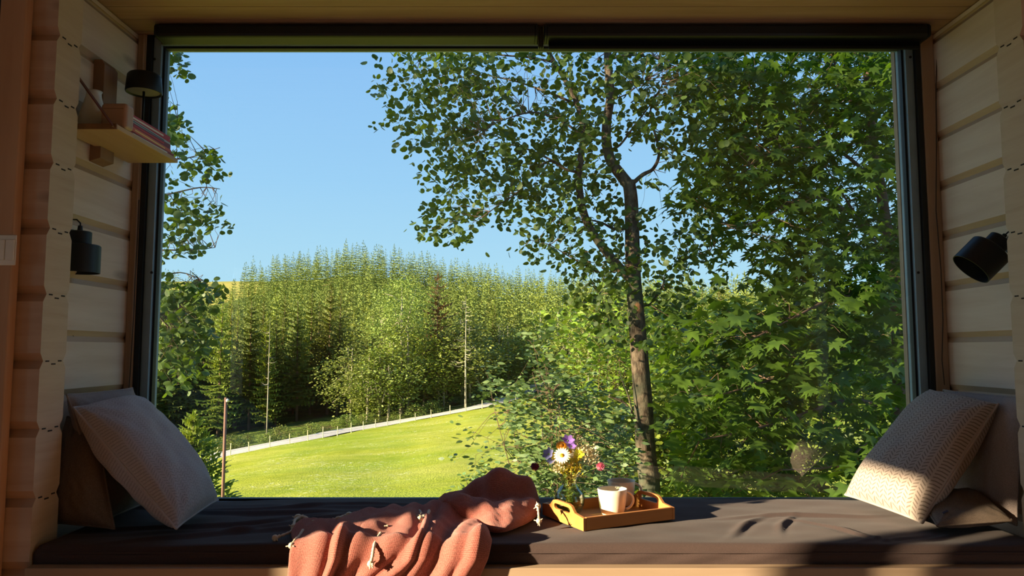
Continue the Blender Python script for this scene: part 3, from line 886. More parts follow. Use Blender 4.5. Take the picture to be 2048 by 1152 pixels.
# books
bz = ZS
bookcol = ((150, 46, 40), (206, 92, 54), (120, 30, 40), (176, 178, 176), (176, 38, 44))
thick = (0.016, 0.018, 0.020, 0.012, 0.024)
blab = ('brick red book at the bottom of the stack on the shelf', 'orange red book second from the bottom on the shelf',
        'dark crimson book in the middle of the shelf stack', 'thin grey book near the top of the shelf stack', 'bright red book on top of the shelf stack')
PAGES = plain('book_pages', (214, 200, 176), 0.8)
xr = SX - 0.010
for i, (c, th) in enumerate(zip(bookcol, thick)):
    t = thing('book', blab[i], 'book', (xr - 0.08 - 0.002*i, 2.955, bz), 'books stacked on the wall shelf', (0, 0, math.radians((-1, 1.5, 0, 1.0, -1)[i])))
    L, W = 0.365 - 0.012*(i % 3), 0.15 - 0.004*i
    cv = plain('book_cover', c, 0.45, var=0.05)
    mb = MB(); mb.box((-W/2, -L/2, 0), (W/2, L/2, 0.0022)); mb.box((-W/2, -L/2, th - 0.0022), (W/2, L/2, th)); mb.box((W/2 - 0.003, -L/2, 0.0022), (W/2, L/2, th - 0.0022))
    mb.build('cover', cv, t)
    MB().box((-W/2 + 0.004, -L/2 + 0.004, 0.0023), (W/2 - 0.0033, L/2 - 0.004, th - 0.0023)).build('pages', PAGES, t)
    MB().box((W/2 + 0.0002, -L/2 + 0.03, th*0.35), (W/2 + 0.0006, L/2 - 0.06, th*0.65)).build('spine_print', plain('spine_print', ((230, 220, 200), (240, 200, 120), (200, 60, 60), (70, 80, 84), (225, 205, 190))[i], 0.6), t)
    bz += th + 0.0004
# table lamp standing on the books
lp = at(287, 200, 3.02)
t = thing('table_lamp', 'black cordless table lamp with drum shade standing on the stacked books', 'lamp', (lp[0], 3.02, bz))
MB().lathe([(0.045, 0), (0.048, 0.003), (0.048, 0.009), (0.044, 0.012), (0.008, 0.014)], 40).build('lamp_base', BLACKM, t, smooth=True, auto=True)
zsh = float(at(290, 186, 3.02)[2]) - bz
MB().tube([(0, 0, 0.012), (0, 0, zsh + 0.03)], 0.005, 12).build('pole', BLACKM, t, smooth=True)
MB().lathe([(0.060, 0.008), (0.067, 0), (0.070, 0), (0.0715, 0.004), (0.066, 0.070), (0.060, 0.078), (0.0, 0.080)], 48, Matrix.Translation((0, 0, zsh)), False, False).build('lamp_shade', BLACKM, t, smooth=True, auto=True)
MB().lathe([(0.0, 0.006), (0.0655, 0.006), (0.0655, 0.010), (0.0, 0.010)], 48, Matrix.Translation((0, 0, zsh)), False, False).build('diffuser', plain('grey_lamp_diffuser', (150, 146, 140), 0.6), t, smooth=True, auto=True)

# ------------------------------------------------------------------ wall spot lamps
def spot(label, base_pt, axis, wall_x, sgn, cord, r1=0.041, l1=0.052, r2=0.074, l2=0.106):
    ax = Vector(axis).normalized()
    t = thing('wall_spotlight', label, 'lamp', base_pt, 'black spotlights on the side walls')
    q = Vector((0, 0, 1)).rotation_difference(ax).to_matrix().to_4x4()
    MB().lathe([(0.0, 0), (r1 - 0.004, 0), (r1, 0.003), (r1, l1), (r1 - 0.004, l1 + 0.001)], 40, q, False, False).build('socket_cover', BLACKM, t, smooth=True, auto=True)
    MB().lathe([(0.0, l1), (r2 - 0.004, l1), (r2, l1 + 0.004), (r2, l1 + l2), (r2 - 0.003, l1 + l2), (r2 - 0.003, l1 + 0.010), (0, l1 + 0.010)], 48, q, False, False).build('lamp_shade', BLACKM, t, smooth=True, auto=True)
    MB().lathe([(0.0, 0.0), (0.02, 0.002), (0.027, 0.014), (0.028, 0.03), (0.022, 0.048), (0.0, 0.055)], 24, q @ Matrix.Translation((0, 0, l1 + 0.02)), False, False).build('bulb', WHITEP, t, smooth=True)
    MB().lathe([(0.0, -0.022), (0.008, -0.022), (0.010, 0.001), (0, 0.001)], 16, q, False, False).build('cord_grip', BLACKM, t, smooth=True, auto=True)
    wx = wall_x - base_pt[0]
    m = q @ Vector((0, 0, l1*0.55))
    mb = MB(); mb.tube([(m.x, m.y, m.z), (wx - sgn*0.012, m.y, m.z)], 0.009, 12)
    mb.build('arm', BLACKM, t, smooth=True)
    mb = MB(); mb.lathe([(0.0, 0), (0.036, 0), (0.036, 0.014), (0.033, 0.017), (0, 0.017)], 32, Matrix.Translation((wx - sgn*0.0005, m.y, m.z)) @ Matrix.Rotation(-sgn*PI/2, 4, 'Y'), False, False)
    mb.build('wall_plate', BLACKM, t, smooth=True, auto=True)
    mb = MB(); mb.tube([(q @ Vector((0, 0, -0.020)))] + [Vector(c) for c in cord], 0.003, 8)
    mb.build('cord', BLACKM, t, smooth=True)
    return t
b = at(160, 463, 2.78)
spot('black two-tier spotlight on the left wall, pointing straight down', b, (0, 0, -1), WL, -1,
     [(0, 0, 0.032), (-0.012, -0.004, 0.045), (-0.030, -0.006, 0.045), (-0.05, -0.008, 0.030), (-0.058, -0.008, 0.0), (-0.062, -0.008, -0.06), (-0.060, -0.01, -0.30), (-0.052, 0.02, -0.36), (-0.056, 0.09, -0.40), (-0.06, 0.12, -0.43)])
b = at(2002, 478, 2.76)
spot('black two-tier spotlight on the right wall, tilted down towards the window', b, (-0.62, 0.10, -0.64), WR, 1,
     [(0.03, 0.0, 0.028), (0.05, 0, 0.02), (0.07, -0.005, -0.03), (0.085, -0.01, -0.10)])

# thin cords running down the jamb corners
CORD = plain('brown_cord', (60, 44, 34), 0.7)
for (pts, lab) in ((((1874, 98), (1872, 180), (1873, 300), (1872, 420), (1882, 540), (1886, 640), (1884, 720), (1889, 770)), 'thin dark cord hanging down the right corner beside the jamb board'),
                   (((258, 780), (263, 700), (268, 620), (270, 560), (275, 480), (278, 400)), 'thin dark cord hanging down the left corner beside the jamb board')):
    path = []
    for k, (px, py) in enumerate(pts):
        path.append(at(px, py, GY - 0.068))
    MBt = MB().tube(path, 0.0022, 6)
    tag(MBt.build('cord', CORD, smooth=True), lab, 'cord')

# ------------------------------------------------------------------ tray, vase of flowers, mugs
N_ = at_z(1167, 1065, ZM); R_ = at_z(1350, 1041, ZM)
ex = Vector((R_[0] - N_[0], R_[1] - N_[1], 0)); TL = ex.length; ex.normalize()
ey = Vector((-ex.y, ex.x, 0)); TW = 0.29
t = thing('serving_tray', 'honey coloured bamboo serving tray with cut-out handles on the mattress', 'tray', (N_[0], N_[1], ZM + 0.004), None, (0, 0, math.atan2(ex.y, ex.x)))
MB().box((0.002, 0.002, 0), (TL - 0.002, TW - 0.002, 0.007)).build('tray_base', BAMBOO, t, bevel=0.001)
for yy in (0.0, TW - 0.011):
    MB().box((0.0115, yy, 0.0), (TL - 0.0115, yy + 0.011, 0.045)).build('side_rail', BAMBOO, t, bevel=0.002)
def handle_panel():
    """end board with a raised, rounded grip and a slot"""
    W = TW
    outer = [(0, 0), (W, 0), (W, 0.043), (W*0.80, 0.050), (W*0.72, 0.070), (W*0.66, 0.074), (W*0.34, 0.074), (W*0.28, 0.070), (W*0.20, 0.050), (0, 0.043)]
    sl = []
    x0, x1, z0, z1 = W*0.34, W*0.66, 0.042, 0.061
    for k in range(8):
        a = PI/2 + PI*k/7; sl.append((x0 + (z1-z0)/2*math.cos(a), (z0+z1)/2 + (z1-z0)/2*math.sin(a)))
    for k in range(8):
        a = -PI/2 + PI*k/7; sl.append((x1 + (z1-z0)/2*math.cos(a), (z0+z1)/2 + (z1-z0)/2*math.sin(a)))
    # resample both outlines by angle about the slot centre and bridge them
    cx, cz = W/2, 0.05
    def ray(poly, a):
        best = None; d = (math.cos(a), math.sin(a))
        for i in range(len(poly)):
            p, q = poly[i], poly[(i+1) % len(poly)]
            ex_, ez_ = q[0]-p[0], q[1]-p[1]
            det = d[0]*(-ez_) + ex_*d[1]
            if abs(det) < 1e-12: continue
            rx, rz = p[0]-cx, p[1]-cz
            s = (rx*(-ez_) + ex_*rz)/det; u = (d[0]*rz - d[1]*rx)/det
            if s > 0 and -1e-6 <= u <= 1+1e-6: best = s if best is None else max(best, s)
        return (cx + d[0]*best, cz + d[1]*best)
    n = 120; angs = sorted(set([2*PI*k/n for k in range(n)] + [math.atan2(p[1]-cz, p[0]-cx) % (2*PI) for p in outer]))
    n = len(angs)
    O = [ray(outer, a) for a in angs]; I = [ray(sl, a) for a in angs]
    vs = []; T = 0.011
    for x in (0, T):
        vs += [(x, p[0], p[1]) for p in O] + [(x, p[0], p[1]) for p in I]
    fs = []
    for k in range(n):
        j = (k+1) % n
        fs += [(k, n+k, n+j, j), (2*n+k, 2*n+j, 3*n+j, 3*n+k), (k, j, 2*n+j, 2*n+k), (n+k, 3*n+k, 3*n+j, n+j)]
    return vs, fs
for xx in (0, TL - 0.011):
    vs, fs = handle_panel(); mb = MB(); mb.add([(v[0] + xx, v[1], v[2]) for v in vs], fs)
    o = mb.build('handle_panel', BAMBOO, t, bevel=0.0015)
ZT = ZM + 0.0115
GLASSM = pane_mat('clear_vase_glass', (0.94, 0.97, 0.95), 0.12, 1.0, (0.42, 0.50, 0.47))
WATER = pane_mat('green_tinted_water', (0.74, 0.80, 0.50), 0.03, 0.4, (0.5, 0.55, 0.25))
vp = at_z(1139, 1030, ZT)
t = thing('glass_vase', 'round clear glass vase of wild flowers standing on the tray', 'vase', (vp[0], vp[1], ZT + 0.0005))
k = 0.95
prof = [(0.0, 0.0), (0.030, 0.0), (0.048, 0.014), (0.058, 0.040), (0.060, 0.060), (0.054, 0.082), (0.038, 0.102), (0.030, 0.112), (0.030, 0.124), (0.040, 0.142), (0.051, 0.156)]
inner = [(r - 0.0028 if r > 0.01 else 0.0, z + (0.004 if z < 0.01 else 0)) for r, z in prof][::-1]
MB().lathe([(r*k, z) for r, z in prof] + [(0.050*k, 0.1572)] + [(max(r, 0)*k, z) for r, z in inner], 48, None, False, False).build('vase_body', GLASSM, t, smooth=True)
MB().lathe([(0.0, 0.0052), (0.024, 0.0055), (0.0435, 0.0165), (0.0538, 0.040), (0.0562, 0.060), (0.0555, 0.068), (0.0, 0.068)], 40, None, False, False).build('water', WATER, t, smooth=True, auto=True)

STEM = plain('green_stem', (96, 124, 48), 0.6); LEAFG = leaf_mat('bouquet_leaf', (110, 132, 54), (150, 160, 76), (160, 180, 60), 0.3)
def petal_ring(mb, c, R, n, L, W, cup, droop=0.0):
    for k in range(n):
        a = 2*PI*k/n
        d = R @ Vector((math.cos(a), math.sin(a), cup)); s_ = R @ Vector((-math.sin(a), math.cos(a), 0)); up = R @ Vector((0, 0, 1))
        p0 = c + d*0.004
        mb.add([p0 - s_*W*0.3, p0 + s_*W*0.3, p0 + d*L*0.6 + s_*W*0.5, p0 + d*L - up*droop + s_*W*0.2, p0 + d*L - up*droop - s_*W*0.2, p0 + d*L*0.6 - s_*W*0.5], [(0, 1, 2, 5), (5, 2, 3, 4)])
def flower(kind, px, py, D, label, cat, face=(0, -1, 0.4), cols=None):
    h = Vector(at(px, py, D)); foot = Vector((vp[0] + rnd.uniform(-0.018, 0.018), vp[1] + rnd.uniform(-0.018, 0.018), ZT + 0.012))
    neck = Vector((vp[0] + (h.x - vp[0])*0.12, vp[1] + (h.y - vp[1])*0.12, ZT + 0.118))
    t = thing(kind, label, cat, tuple(foot))
    path = []
    for i in range(7):
        u = i/6; path.append((foot*(1-u) + neck*u) - foot)
    for i in range(1, 9):
        u = i/8; q = neck*(1-u) + h*u; q.z += 0.012*math.sin(u*PI); path.append(q - foot)
    MB().tube(path, 0.0013, 6).build('stem', STEM, t, smooth=True)
    c = h - foot
    R = Vector((0, 0, 1)).rotation_difference(Vector(face).normalized()).to_matrix()
    if kind == 'daisy':
        mb = MB(); petal_ring(mb, c, R, 19, 0.027*(0.66 if cols[0] is cols[1] else 1), 0.0085, 0.14, 0.004); mb.build('petals', cols[0], t)
        MB().lathe([(0.0, -0.002), (0.008, 0.0), (0.0075, 0.003), (0.004, 0.005), (0, 0.0055)], 16, Matrix.Translation(c) @ R.to_4x4(), False, False).build('flower_centre', cols[1], t, smooth=True)
    elif kind == 'clover_bloom':
        mb = MB()
        for k in range(90):
            z = 1 - 2*(k + 0.5)/90; a = k*2.39996; r = math.sqrt(1 - z*z)
            d = Vector((r*math.cos(a), r*math.sin(a), z)); s_ = d.orthogonal().normalized()*0.002
            e = c + d*0.0165*(0.9 + 0.2*rnd.random())
            mb.add([c + d*0.006 - s_, c + d*0.006 + s_, e + s_*0.8 + Vector((0, 0, 0.002)), e - s_*0.8 + Vector((0, 0, 0.002))], [(0, 1, 2, 3)])
        mb.lathe([(0, -0.010), (0.008, -0.006), (0.010, 0), (0.007, 0.007), (0, 0.010)], 12, Matrix.Translation(c), False, False)
        mb.build('flower_head', cols[0], t)
    elif kind == 'bellflower':
        mb = MB()
        for (dx, dz, sc) in ((0, 0, 1), (0.012, -0.02, 0.8)):
            cc = c + Vector((dx, 0, dz))
            petal_ring(mb, cc, R, 6, 0.020*sc, 0.018*sc, 0.45)
        mb.build('petals', cols[0], t)
    elif kind == 'buttercup':
        mb = MB(); petal_ring(mb, c, R, 5, 0.016, 0.017, 0.3); mb.build('petals', cols[0], t)
        MB().lathe([(0, 0), (0.003, 0.001), (0, 0.004)], 8, Matrix.Translation(c) @ R.to_4x4(), False, False).build('flower_centre', cols[0], t)
    elif kind == 'bedstraw':
        mb = MB()
        for k in range(170):
            q = c + Vector((rnd.gauss(0, 0.014), rnd.gauss(0, 0.012), rnd.gauss(0, 0.018)))
            u = Vector((rnd.gauss(0, 1), rnd.gauss(0, 1), rnd.gauss(0, 1))).normalized(); v = u.orthogonal().normalized()
            r = 0.0032 + 0.0022*rnd.random()
            mb.add([q - u*r, q - v*r, q + u*r, q + v*r], [(0, 1, 2, 3)])
        mb.build('flower_cluster', cols[0], t)
    return t
PWHITE = leaf_mat('daisy_white', (240, 234, 220), (232, 222, 206), (240, 230, 200), 0.3)
YCENT = plain('yolk_yellow', (226, 168, 30), 0.7)
PINK = leaf_mat('clover_pink', (206, 110, 150), (226, 150, 176), (220, 120, 150), 0.25)
PINKD = leaf_mat('clover_wine', (130, 44, 78), (150, 66, 96), (150, 50, 80), 0.2)
VIOL = leaf_mat('violet_petal', (150, 110, 206), (176, 140, 226), (170, 120, 220), 0.3)
LILAC = leaf_mat('lilac_blue_petal', (150, 150, 216), (176, 178, 232), (160, 160, 220), 0.3)
ORNG = leaf_mat('orange_petal', (224, 140, 30), (232, 160, 50), (230, 150, 30), 0.3)
YEL = leaf_mat('yellow_petal', (224, 206, 50), (232, 220, 90), (230, 210, 40), 0.3)
PALE = leaf_mat('cream_petal', (226, 214, 170), (236, 226, 190), (230, 220, 160), 0.3)
DV = float(vp[1])
flower('daisy', 1124, 911, DV - 0.03, 'large white daisy facing the room, lowest daisy of the bouquet', 'flower', (-0.1, -1, 0.5), (PWHITE, YCENT))
flower('daisy', 1140, 903, DV + 0.02, 'white daisy just right of and behind the largest daisy', 'flower', (0.4, -0.8, 0.7), (PWHITE, YCENT))
flower('clover_bloom', 1070, 934, DV, 'dark wine red clover head at the far left of the bouquet', 'flower', cols=(PINKD,))
flower('clover_bloom', 1201, 934, DV - 0.01, 'bright pink clover head at the far right of the bouquet', 'flower', cols=(PINK,))
flower('bellflower', 1136, 882, DV, 'violet bellflower at the top of the bouquet', 'flower', (0.1, -0.7, 0.8), (VIOL,))
flower('bellflower', 1098, 909, DV, 'pale blue bellflower on the left side of the bouquet', 'flower', (-0.5, -0.7, 0.5), (LILAC,))
flower('daisy', 1123, 891, DV + 0.01, 'small orange flower below the violet bellflower', 'flower', (-0.1, -0.8, 0.7), (ORNG, ORNG))
for i, (px, py, lb) in enumerate(((1112, 915, 'small yellow buttercup left of the large daisy'), (1130, 932, 'yellow buttercup under the large daisy'), (1134, 946, 'lowest yellow buttercup just above the vase rim'), (1158, 908, 'yellow buttercup right of the daisies'), (1122, 940, 'yellow buttercup low on the left above the vase neck'), (1149, 920, 'yellow buttercup in the middle of the bouquet'))):
    flower('buttercup', px, py, DV - 0.02 + 0.012*(i % 3), lb, 'flower', (rnd.uniform(-.4, .4), -0.8, 0.6), (YEL,))
for i, (px, py, lb) in enumerate(((1118, 928, 'loose cream flower cluster at the left above the vase neck'), (1150, 935, 'loose cream flower cluster in the centre of the bouquet'), (1170, 902, 'tall loose cream flower cluster at the upper right of the bouquet'), (1184, 912, 'outer cream flower cluster near the pink clover'), (1152, 895, 'cream flower cluster behind the daisies'))):
    flower('bedstraw', px, py, DV + 0.01*(i - 2), lb, 'flower', cols=(YEL if i == 1 else PALE,))
# grasses and leaves in the bunch
t = thing('greenery_sprig', 'bunch of green and straw coloured leaves filling the vase neck', 'leaves', (vp[0], vp[1], ZT + 0.02))
for k in range(34):
    a = rnd.uniform(0, 2*PI); sp_ = rnd.uniform(0.2, 1)
    top = Vector((math.cos(a)*0.055*sp_, math.sin(a)*0.04*sp_, 0.12 + rnd.uniform(0.0, 0.085)))
    mid = Vector((math.cos(a)*0.010, math.sin(a)*0.010, 0.098)); ft = Vector((-math.cos(a)*0.02, -math.sin(a)*0.02, 0))
    mb = MB(); mb.tube([ft, (ft+mid)/2, mid, (mid+top)/2, top], 0.001, 5)
    for q in range(5):
        u = rnd.random(); p = mid*(1-u) + top*u; d = Vector((rnd.gauss(0, 1), rnd.gauss(0, 1), rnd.uniform(0, 1.2))).normalized()
        L = rnd.uniform(0.012, 0.026); s_ = d.orthogonal().normalized()*L*0.2
        mb.add([p, p + d*L*0.5 + s_, p + d*L, p + d*L*0.5 - s_], [(0, 1, 2, 3)])
    for q in range(3):
        u = rnd.random(); p = ft*(1-u) + mid*u; d = Vector((rnd.gauss(0, 1), rnd.gauss(0, 1), rnd.uniform(0, 0.8))).normalized()
        L = rnd.uniform(0.012, 0.02); s_ = d.orthogonal().normalized()*L*0.2
        mb.add([p, p + d*L*0.5 + s_, p + d*L, p + d*L*0.5 - s_], [(0, 1, 2, 3)])
    mb.build('sprig', LEAFG if k % 3 else plain('straw_stem', (196, 170, 96), 0.7) if k == 0 else (bpy.data.materials.get('straw_stem') or LEAFG), t)

def mug(px, py, D, label, ang, s=1.0):
    p = at_z(px, py, ZT)
    if D: p = at(px, py, D)
    t = thing('mug', label, 'mug', (p[0], D or p[1], ZT + 0.0005), None, (0, 0, ang))
    prof = [(0, 0), (0.036, 0), (0.041, 0.003), (0.046, 0.02), (0.050, 0.045), (0.053, 0.070), (0.0555, 0.094), (0.0545, 0.096), (0.0525, 0.094), (0.050, 0.070), (0.047, 0.045), (0.043, 0.02), (0.036, 0.006), (0, 0.005)]
    MB().lathe([(r*s, z*s) for r, z in prof], 48, None, False, False).build('mug_body', CREAMC, t, smooth=True)
    path = []
    for k in range(17):
        a = math.radians(78 - k*156/16)
        path.append(((0.047 + 0.036*math.cos(a))*s, 0, (0.050 + 0.033*math.sin(a))*s))
    MB().tube(path, 0.0048*s, 10).build('handle', CREAMC, t, smooth=True)
    MB().lathe([(0, 0.058*s), (0.0483*s, 0.058*s)], 32, None, False, False).build('coffee', plain('dark_coffee', (40, 24, 14), 0.1), t)
mug(1225, 1029, None, 'cream mug at the front of the tray, sunlit on its left', math.radians(12), 1.0)
mug(1243, 1000, 3.01, 'second cream mug standing behind the front mug near the window', math.radians(8), 1.0)

# ================================================================== OUTDOORS
# ground height, tabulated along lines of sight: rows of the photograph at which the ground lies at given distances
TD = np.array([8, 12, 25, 50, 75, 100, 118, 135, 200, 300, 400, 500, 650], float)
TC = np.array([-900, -100, 300, 700, 1070, 1400, 1900, 2900], float)
TR = np.array([
    [1330, 1170, 1075, 985, 955, 925, 905, 885, 800, 700, 640, 620, 610],
    [1330, 1165, 1065, 980, 950, 922, 898, 878, 785, 680, 620, 600, 590],
    [1330, 1150, 1050, 972, 943, 916, 892, 868, 775, 690, 632, 566, 566],
    [1320, 1120, 1022, 938, 896, 868, 850, 826, 730, 628, 548, 560, 580],
    [1290, 1100, 1000, 908, 858, 826, 806, 786, 716, 650, 606, 612, 625],
    [1270, 1090,  990, 886, 834, 800, 782, 768, 712, 658, 630, 632, 640],
    [1260, 1085,  985, 880, 828, 796, 780, 766, 712, 658, 630, 632, 640],
    [1260, 1085,  985, 880, 828, 796, 780, 766, 712, 658, 630, 632, 640]], float)
def row_to_z(py, D):
    cz = (576.0 - py) / F
    return CAM[2] + (math.sin(PITCH) + cz*math.cos(PITCH)) * D / (math.cos(PITCH) - cz*math.sin(PITCH))
TZ = row_to_z(TR, TD[None, :])
def ground(x, y):
    """ground height at world (x, y)"""
    x = np.asarray(x, float); y = np.asarray(y, float)
    yy = np.clip(y, TD[0], TD[-1])
    c = np.clip(1024 + F * x / np.maximum(yy, 8), TC[0], TC[-1])
    fi = np.interp(c, TC, np.arange(len(TC))); i = np.minimum(fi.astype(int), len(TC)-2); fi = fi - i
    fi = fi*fi*(3-2*fi)*0.5 + fi*0.5
    fj = np.interp(yy, TD, np.arange(len(TD))); j = np.minimum(fj.astype(int), len(TD)-2); fj = fj - j
    z = (TZ[i, j]*(1-fi)*(1-fj) + TZ[i+1, j]*fi*(1-fj) + TZ[i, j+1]*(1-fi)*fj + TZ[i+1, j+1]*fi*fj)
    near = np.clip((y - 3.0)/5.0, 0, 1)
    z = -0.9*(1-near) + z*near
    return z
def solve_D(c, row, lo=20, hi=300):
    """distance at which the ground is seen at (column, row)"""
    best = lo
    for D in np.linspace(lo, hi, 600):
        p = at(c, row, D)
        if ground(p[0], D) >= p[2]: return float(D)
    return float(hi)

# road line and fence line through the valley
RC = [(380, 924), (430, 912), (520, 895), (600, 880), (700, 860), (800, 843), (900, 826), (960, 814), (1000, 804), (1040, 790), (1075, 772)]
road_pts = []
for c, r in RC:
    D = solve_D(c, r); p = at(c, r, D); road_pts.append((p[0], D))
e0, e1 = np.array(road_pts[0]), np.array(road_pts[1])
ext = [tuple(e0 + (e0 - e1)*k) for k in (4, 2, 1)]
l0, l1 = np.array(road_pts[-1]), np.array(road_pts[-2])
road_line = np.array(ext + road_pts + [tuple(l0 + (l0 - l1)*k) for k in (0.7, 1.5)])
tt = np.linspace(0, len(road_line)-1, 160)
road_xy = np.stack([np.interp(tt, range(len(road_line)), road_line[:, 0]), np.interp(tt, range(len(road_line)), road_line[:, 1])], 1)
ker = np.ones(9)/9
road_s = np.stack([np.convolve(np.pad(road_xy[:, k], 4, 'edge'), ker, 'valid') for k in (0, 1)], 1)
def road_dist(x, y):
    d = np.full(np.shape(x), 1e9)
    for q in road_s: d = np.minimum(d, np.hypot(x - q[0], y - q[1]))
    return d

def ground_mats():
    M = Mat('meadow_grass', (150, 170, 50), 0.95, spec=0.1)
    v = M.coords('Object')
    n1 = M.noise(v, 0.07, 3); n2 = M.noise(v, 0.7, 4, 0.7); n3 = M.noise(v, 9.0, 3, 0.7)
    vs = M.coords('Object', (0.05, 0.09, 0.1), (0, 0, 0.2)); st = M.noise(vs, 1.6, 5, 0.65, 0.8)
    c = M.mix(M.ramp(n2, [(0.3, g(0)), (0.7, g(1))]), lin((142, 152, 34)), lin((174, 176, 58)))
    c = M.mix(M.ramp(st, [(0.42, g(0)), (0.80, g(0.8))]), c, lin((198, 192, 104)))
    c = M.mix(M.math('MULTIPLY', M.ramp(n1, [(0.4, g(0)), (0.62, g(1))]), 0.5), c, lin((120, 150, 34)))
    c = M.mix(M.math('MULTIPLY', M.ramp(n3, [(0.35, g(1)), (0.55, g(0))]), 0.35), c, lin((96, 118, 26)))
    fl = M.noise(v, 3.2, 2, 0.5); flm = M.noise(v, 0.16, 3)
    k = M.math('MULTIPLY', M.ramp(fl, [(0.60, g(0)), (0.68, g(1))]), M.ramp(flm, [(0.48, g(0)), (0.6, g(1))]))
    c = M.mix(M.math('MULTIPLY', k, 0.7), c, lin((226, 226, 190)))
    M.color(c); M.bump(M.math('ADD', n2, n3), 0.8, 0.12)
    G = M.m
    M = Mat('forest_floor', (70, 84, 36), 0.95, spec=0.1)
    v = M.coords('Object')
    c = M.mix(M.ramp(M.noise(v, 0.5, 5, 0.7), [(0.35, g(0)), (0.65, g(1))]), lin((58, 72, 28)), lin((104, 120, 48)))
    c = M.mix(M.ramp(M.noise(v, 0.15, 3), [(0.52, g(0)), (0.66, g(1))]), c, lin((96, 76, 52)))
    M.color(c); M.bump(M.noise(v, 2.0, 4), 0.8, 0.3)
    Fm = M.m
    M = Mat('hilltop_heath', (186, 170, 70), 0.95, spec=0.1)
    M.color(M.mix(M.noise(M.coords('Object'), 0.05, 4), lin((140, 140, 62)), lin((176, 160, 84))))
    return G, Fm, M.m
MG, MF, MH = ground_mats()
def terrain():
    Dg = np.concatenate([np.linspace(3.45, 14, 22), np.linspace(15, 60, 60), np.linspace(61, 160, 110), np.geomspace(162, 900, 60)])
    cg = np.linspace(-900, 2900, 190)
    Cg, DD = np.meshgrid(cg, Dg, indexing='ij')
    X = (Cg - 1024)/F*np.maximum(DD, 9); Z = ground(X, DD)
    P = np.stack([X, DD, X*0], -1)
    Z = Z + 0.10*noise3(P*0.25, 2, 3)*np.clip((DD-8)/20, 0, 1) + 0.9*noise3(P*0.02, 4, 2)*np.clip((DD-135)/60, 0, 1)
    rd = road_dist(X, DD)
    Z = Z - 0.25*np.exp(-(rd/2.2)**2)
    V = np.stack([X, DD, Z], -1).reshape(-1, 3)
    n, m = Cg.shape; idx = np.arange(n*m).reshape(n, m)
    q = np.stack([idx[:-1, :-1], idx[1:, :-1], idx[1:, 1:], idx[:-1, 1:]], -1).reshape(-1, 4)
    cx = V[q].mean(1)
    col = 1024 + F*cx[:, 0]/cx[:, 1]
    # the meadow ends at the road on the left and at the wood's edge on the right
    ry = np.interp(cx[:, 0], road_s[:, 0], road_s[:, 1])
    edge = np.where(cx[:, 0] < road_s[-1, 0], ry, 119)
    mi = np.where(cx[:, 1] > edge - 1.5, 1, 0)
    mi[(cx[:, 1] > 400) & (col < 520)] = 2
    o = np_mesh('ground', V, q, [MG, MF, MH], smooth=True, mi=mi)
    tag(o, kind='structure')
terrain()
# gravel road
GRAVEL = plain('pale_gravel', (188, 182, 170), 0.95, var=0.15, scale=2)
pts = road_s; tn = np.gradient(pts, axis=0); tn /= np.linalg.norm(tn, axis=1)[:, None]; nn = np.stack([-tn[:, 1], tn[:, 0]], 1)
V = []
for w in (-1.7, -0.9, 0, 0.9, 1.7):
    q = pts + nn*w; V.append(np.stack([q[:, 0], q[:, 1], ground(pts[:, 0], pts[:, 1]) + 0.12 - 0.03*abs(w)], 1))
V = np.stack(V, 1); n, m = V.shape[:2]; idx = np.arange(n*m).reshape(n, m)
q = np.stack([idx[:-1, :-1], idx[1:, :-1], idx[1:, 1:], idx[:-1, 1:]], -1).reshape(-1, 4)
tag(np_mesh('gravel_road', V.reshape(-1, 3), q, GRAVEL, smooth=True), kind='structure')

# fences of thin posts with wire
FENCE = plain('weathered_fence_post', (206, 190, 150), 0.8)
WIRE = plain('fence_wire', (120, 116, 104), 0.6, 0.5)
def fence(pts, label, h=1.25, r=0.07):
    x0, y0 = pts[0]; z0 = float(ground(x0, y0))
    t = thing('pasture_fence', label, 'fence', (x0, y0, z0))
    tops = []
    for (x, y) in pts:
        z = float(ground(x, y)) ; hh = h*rnd.uniform(0.85, 1.12); lx, ly = rnd.uniform(-.06, .06), rnd.uniform(-.06, .06)
        p = Vector((x - x0, y - y0, z - z0))
        MB().tube([p - Vector((0, 0, 0.2)), p + Vector((lx, ly, hh))], [r, r*0.8], 6).build('post', FENCE, t)
        tops.append(p)
    mb = MB()
    for k in (0.45, 0.8, 1.1): mb.tube([p + Vector((0, 0, k)) for p in tops], 0.012, 4)
    mb.build('wire', WIRE, t)
i0 = 12; fp = []
acc = 0; last = None
for k in range(len(road_s)):
    p = road_s[k] - nn[k]*(3.2) * (1 if nn[k][1] > 0 else -1)
    if last is None or np.hypot(*(p - last)) > 2.3:
        fp.append((float(p[0]), float(p[1]))); last = p
fp = [p for p in fp if -52 < p[0] < 6.5]
fence(fp, 'long fence of thin pale posts between the gravel road and the meadow')
fp2 = []
for c in range(1120, 1420, 17):
    D = 112 + 0.5*math.sin(c); fp2.append(((c - 1024)/F*D, D))
fence(fp2, 'fence of short posts along the far right meadow edge below the wood', 1.2)

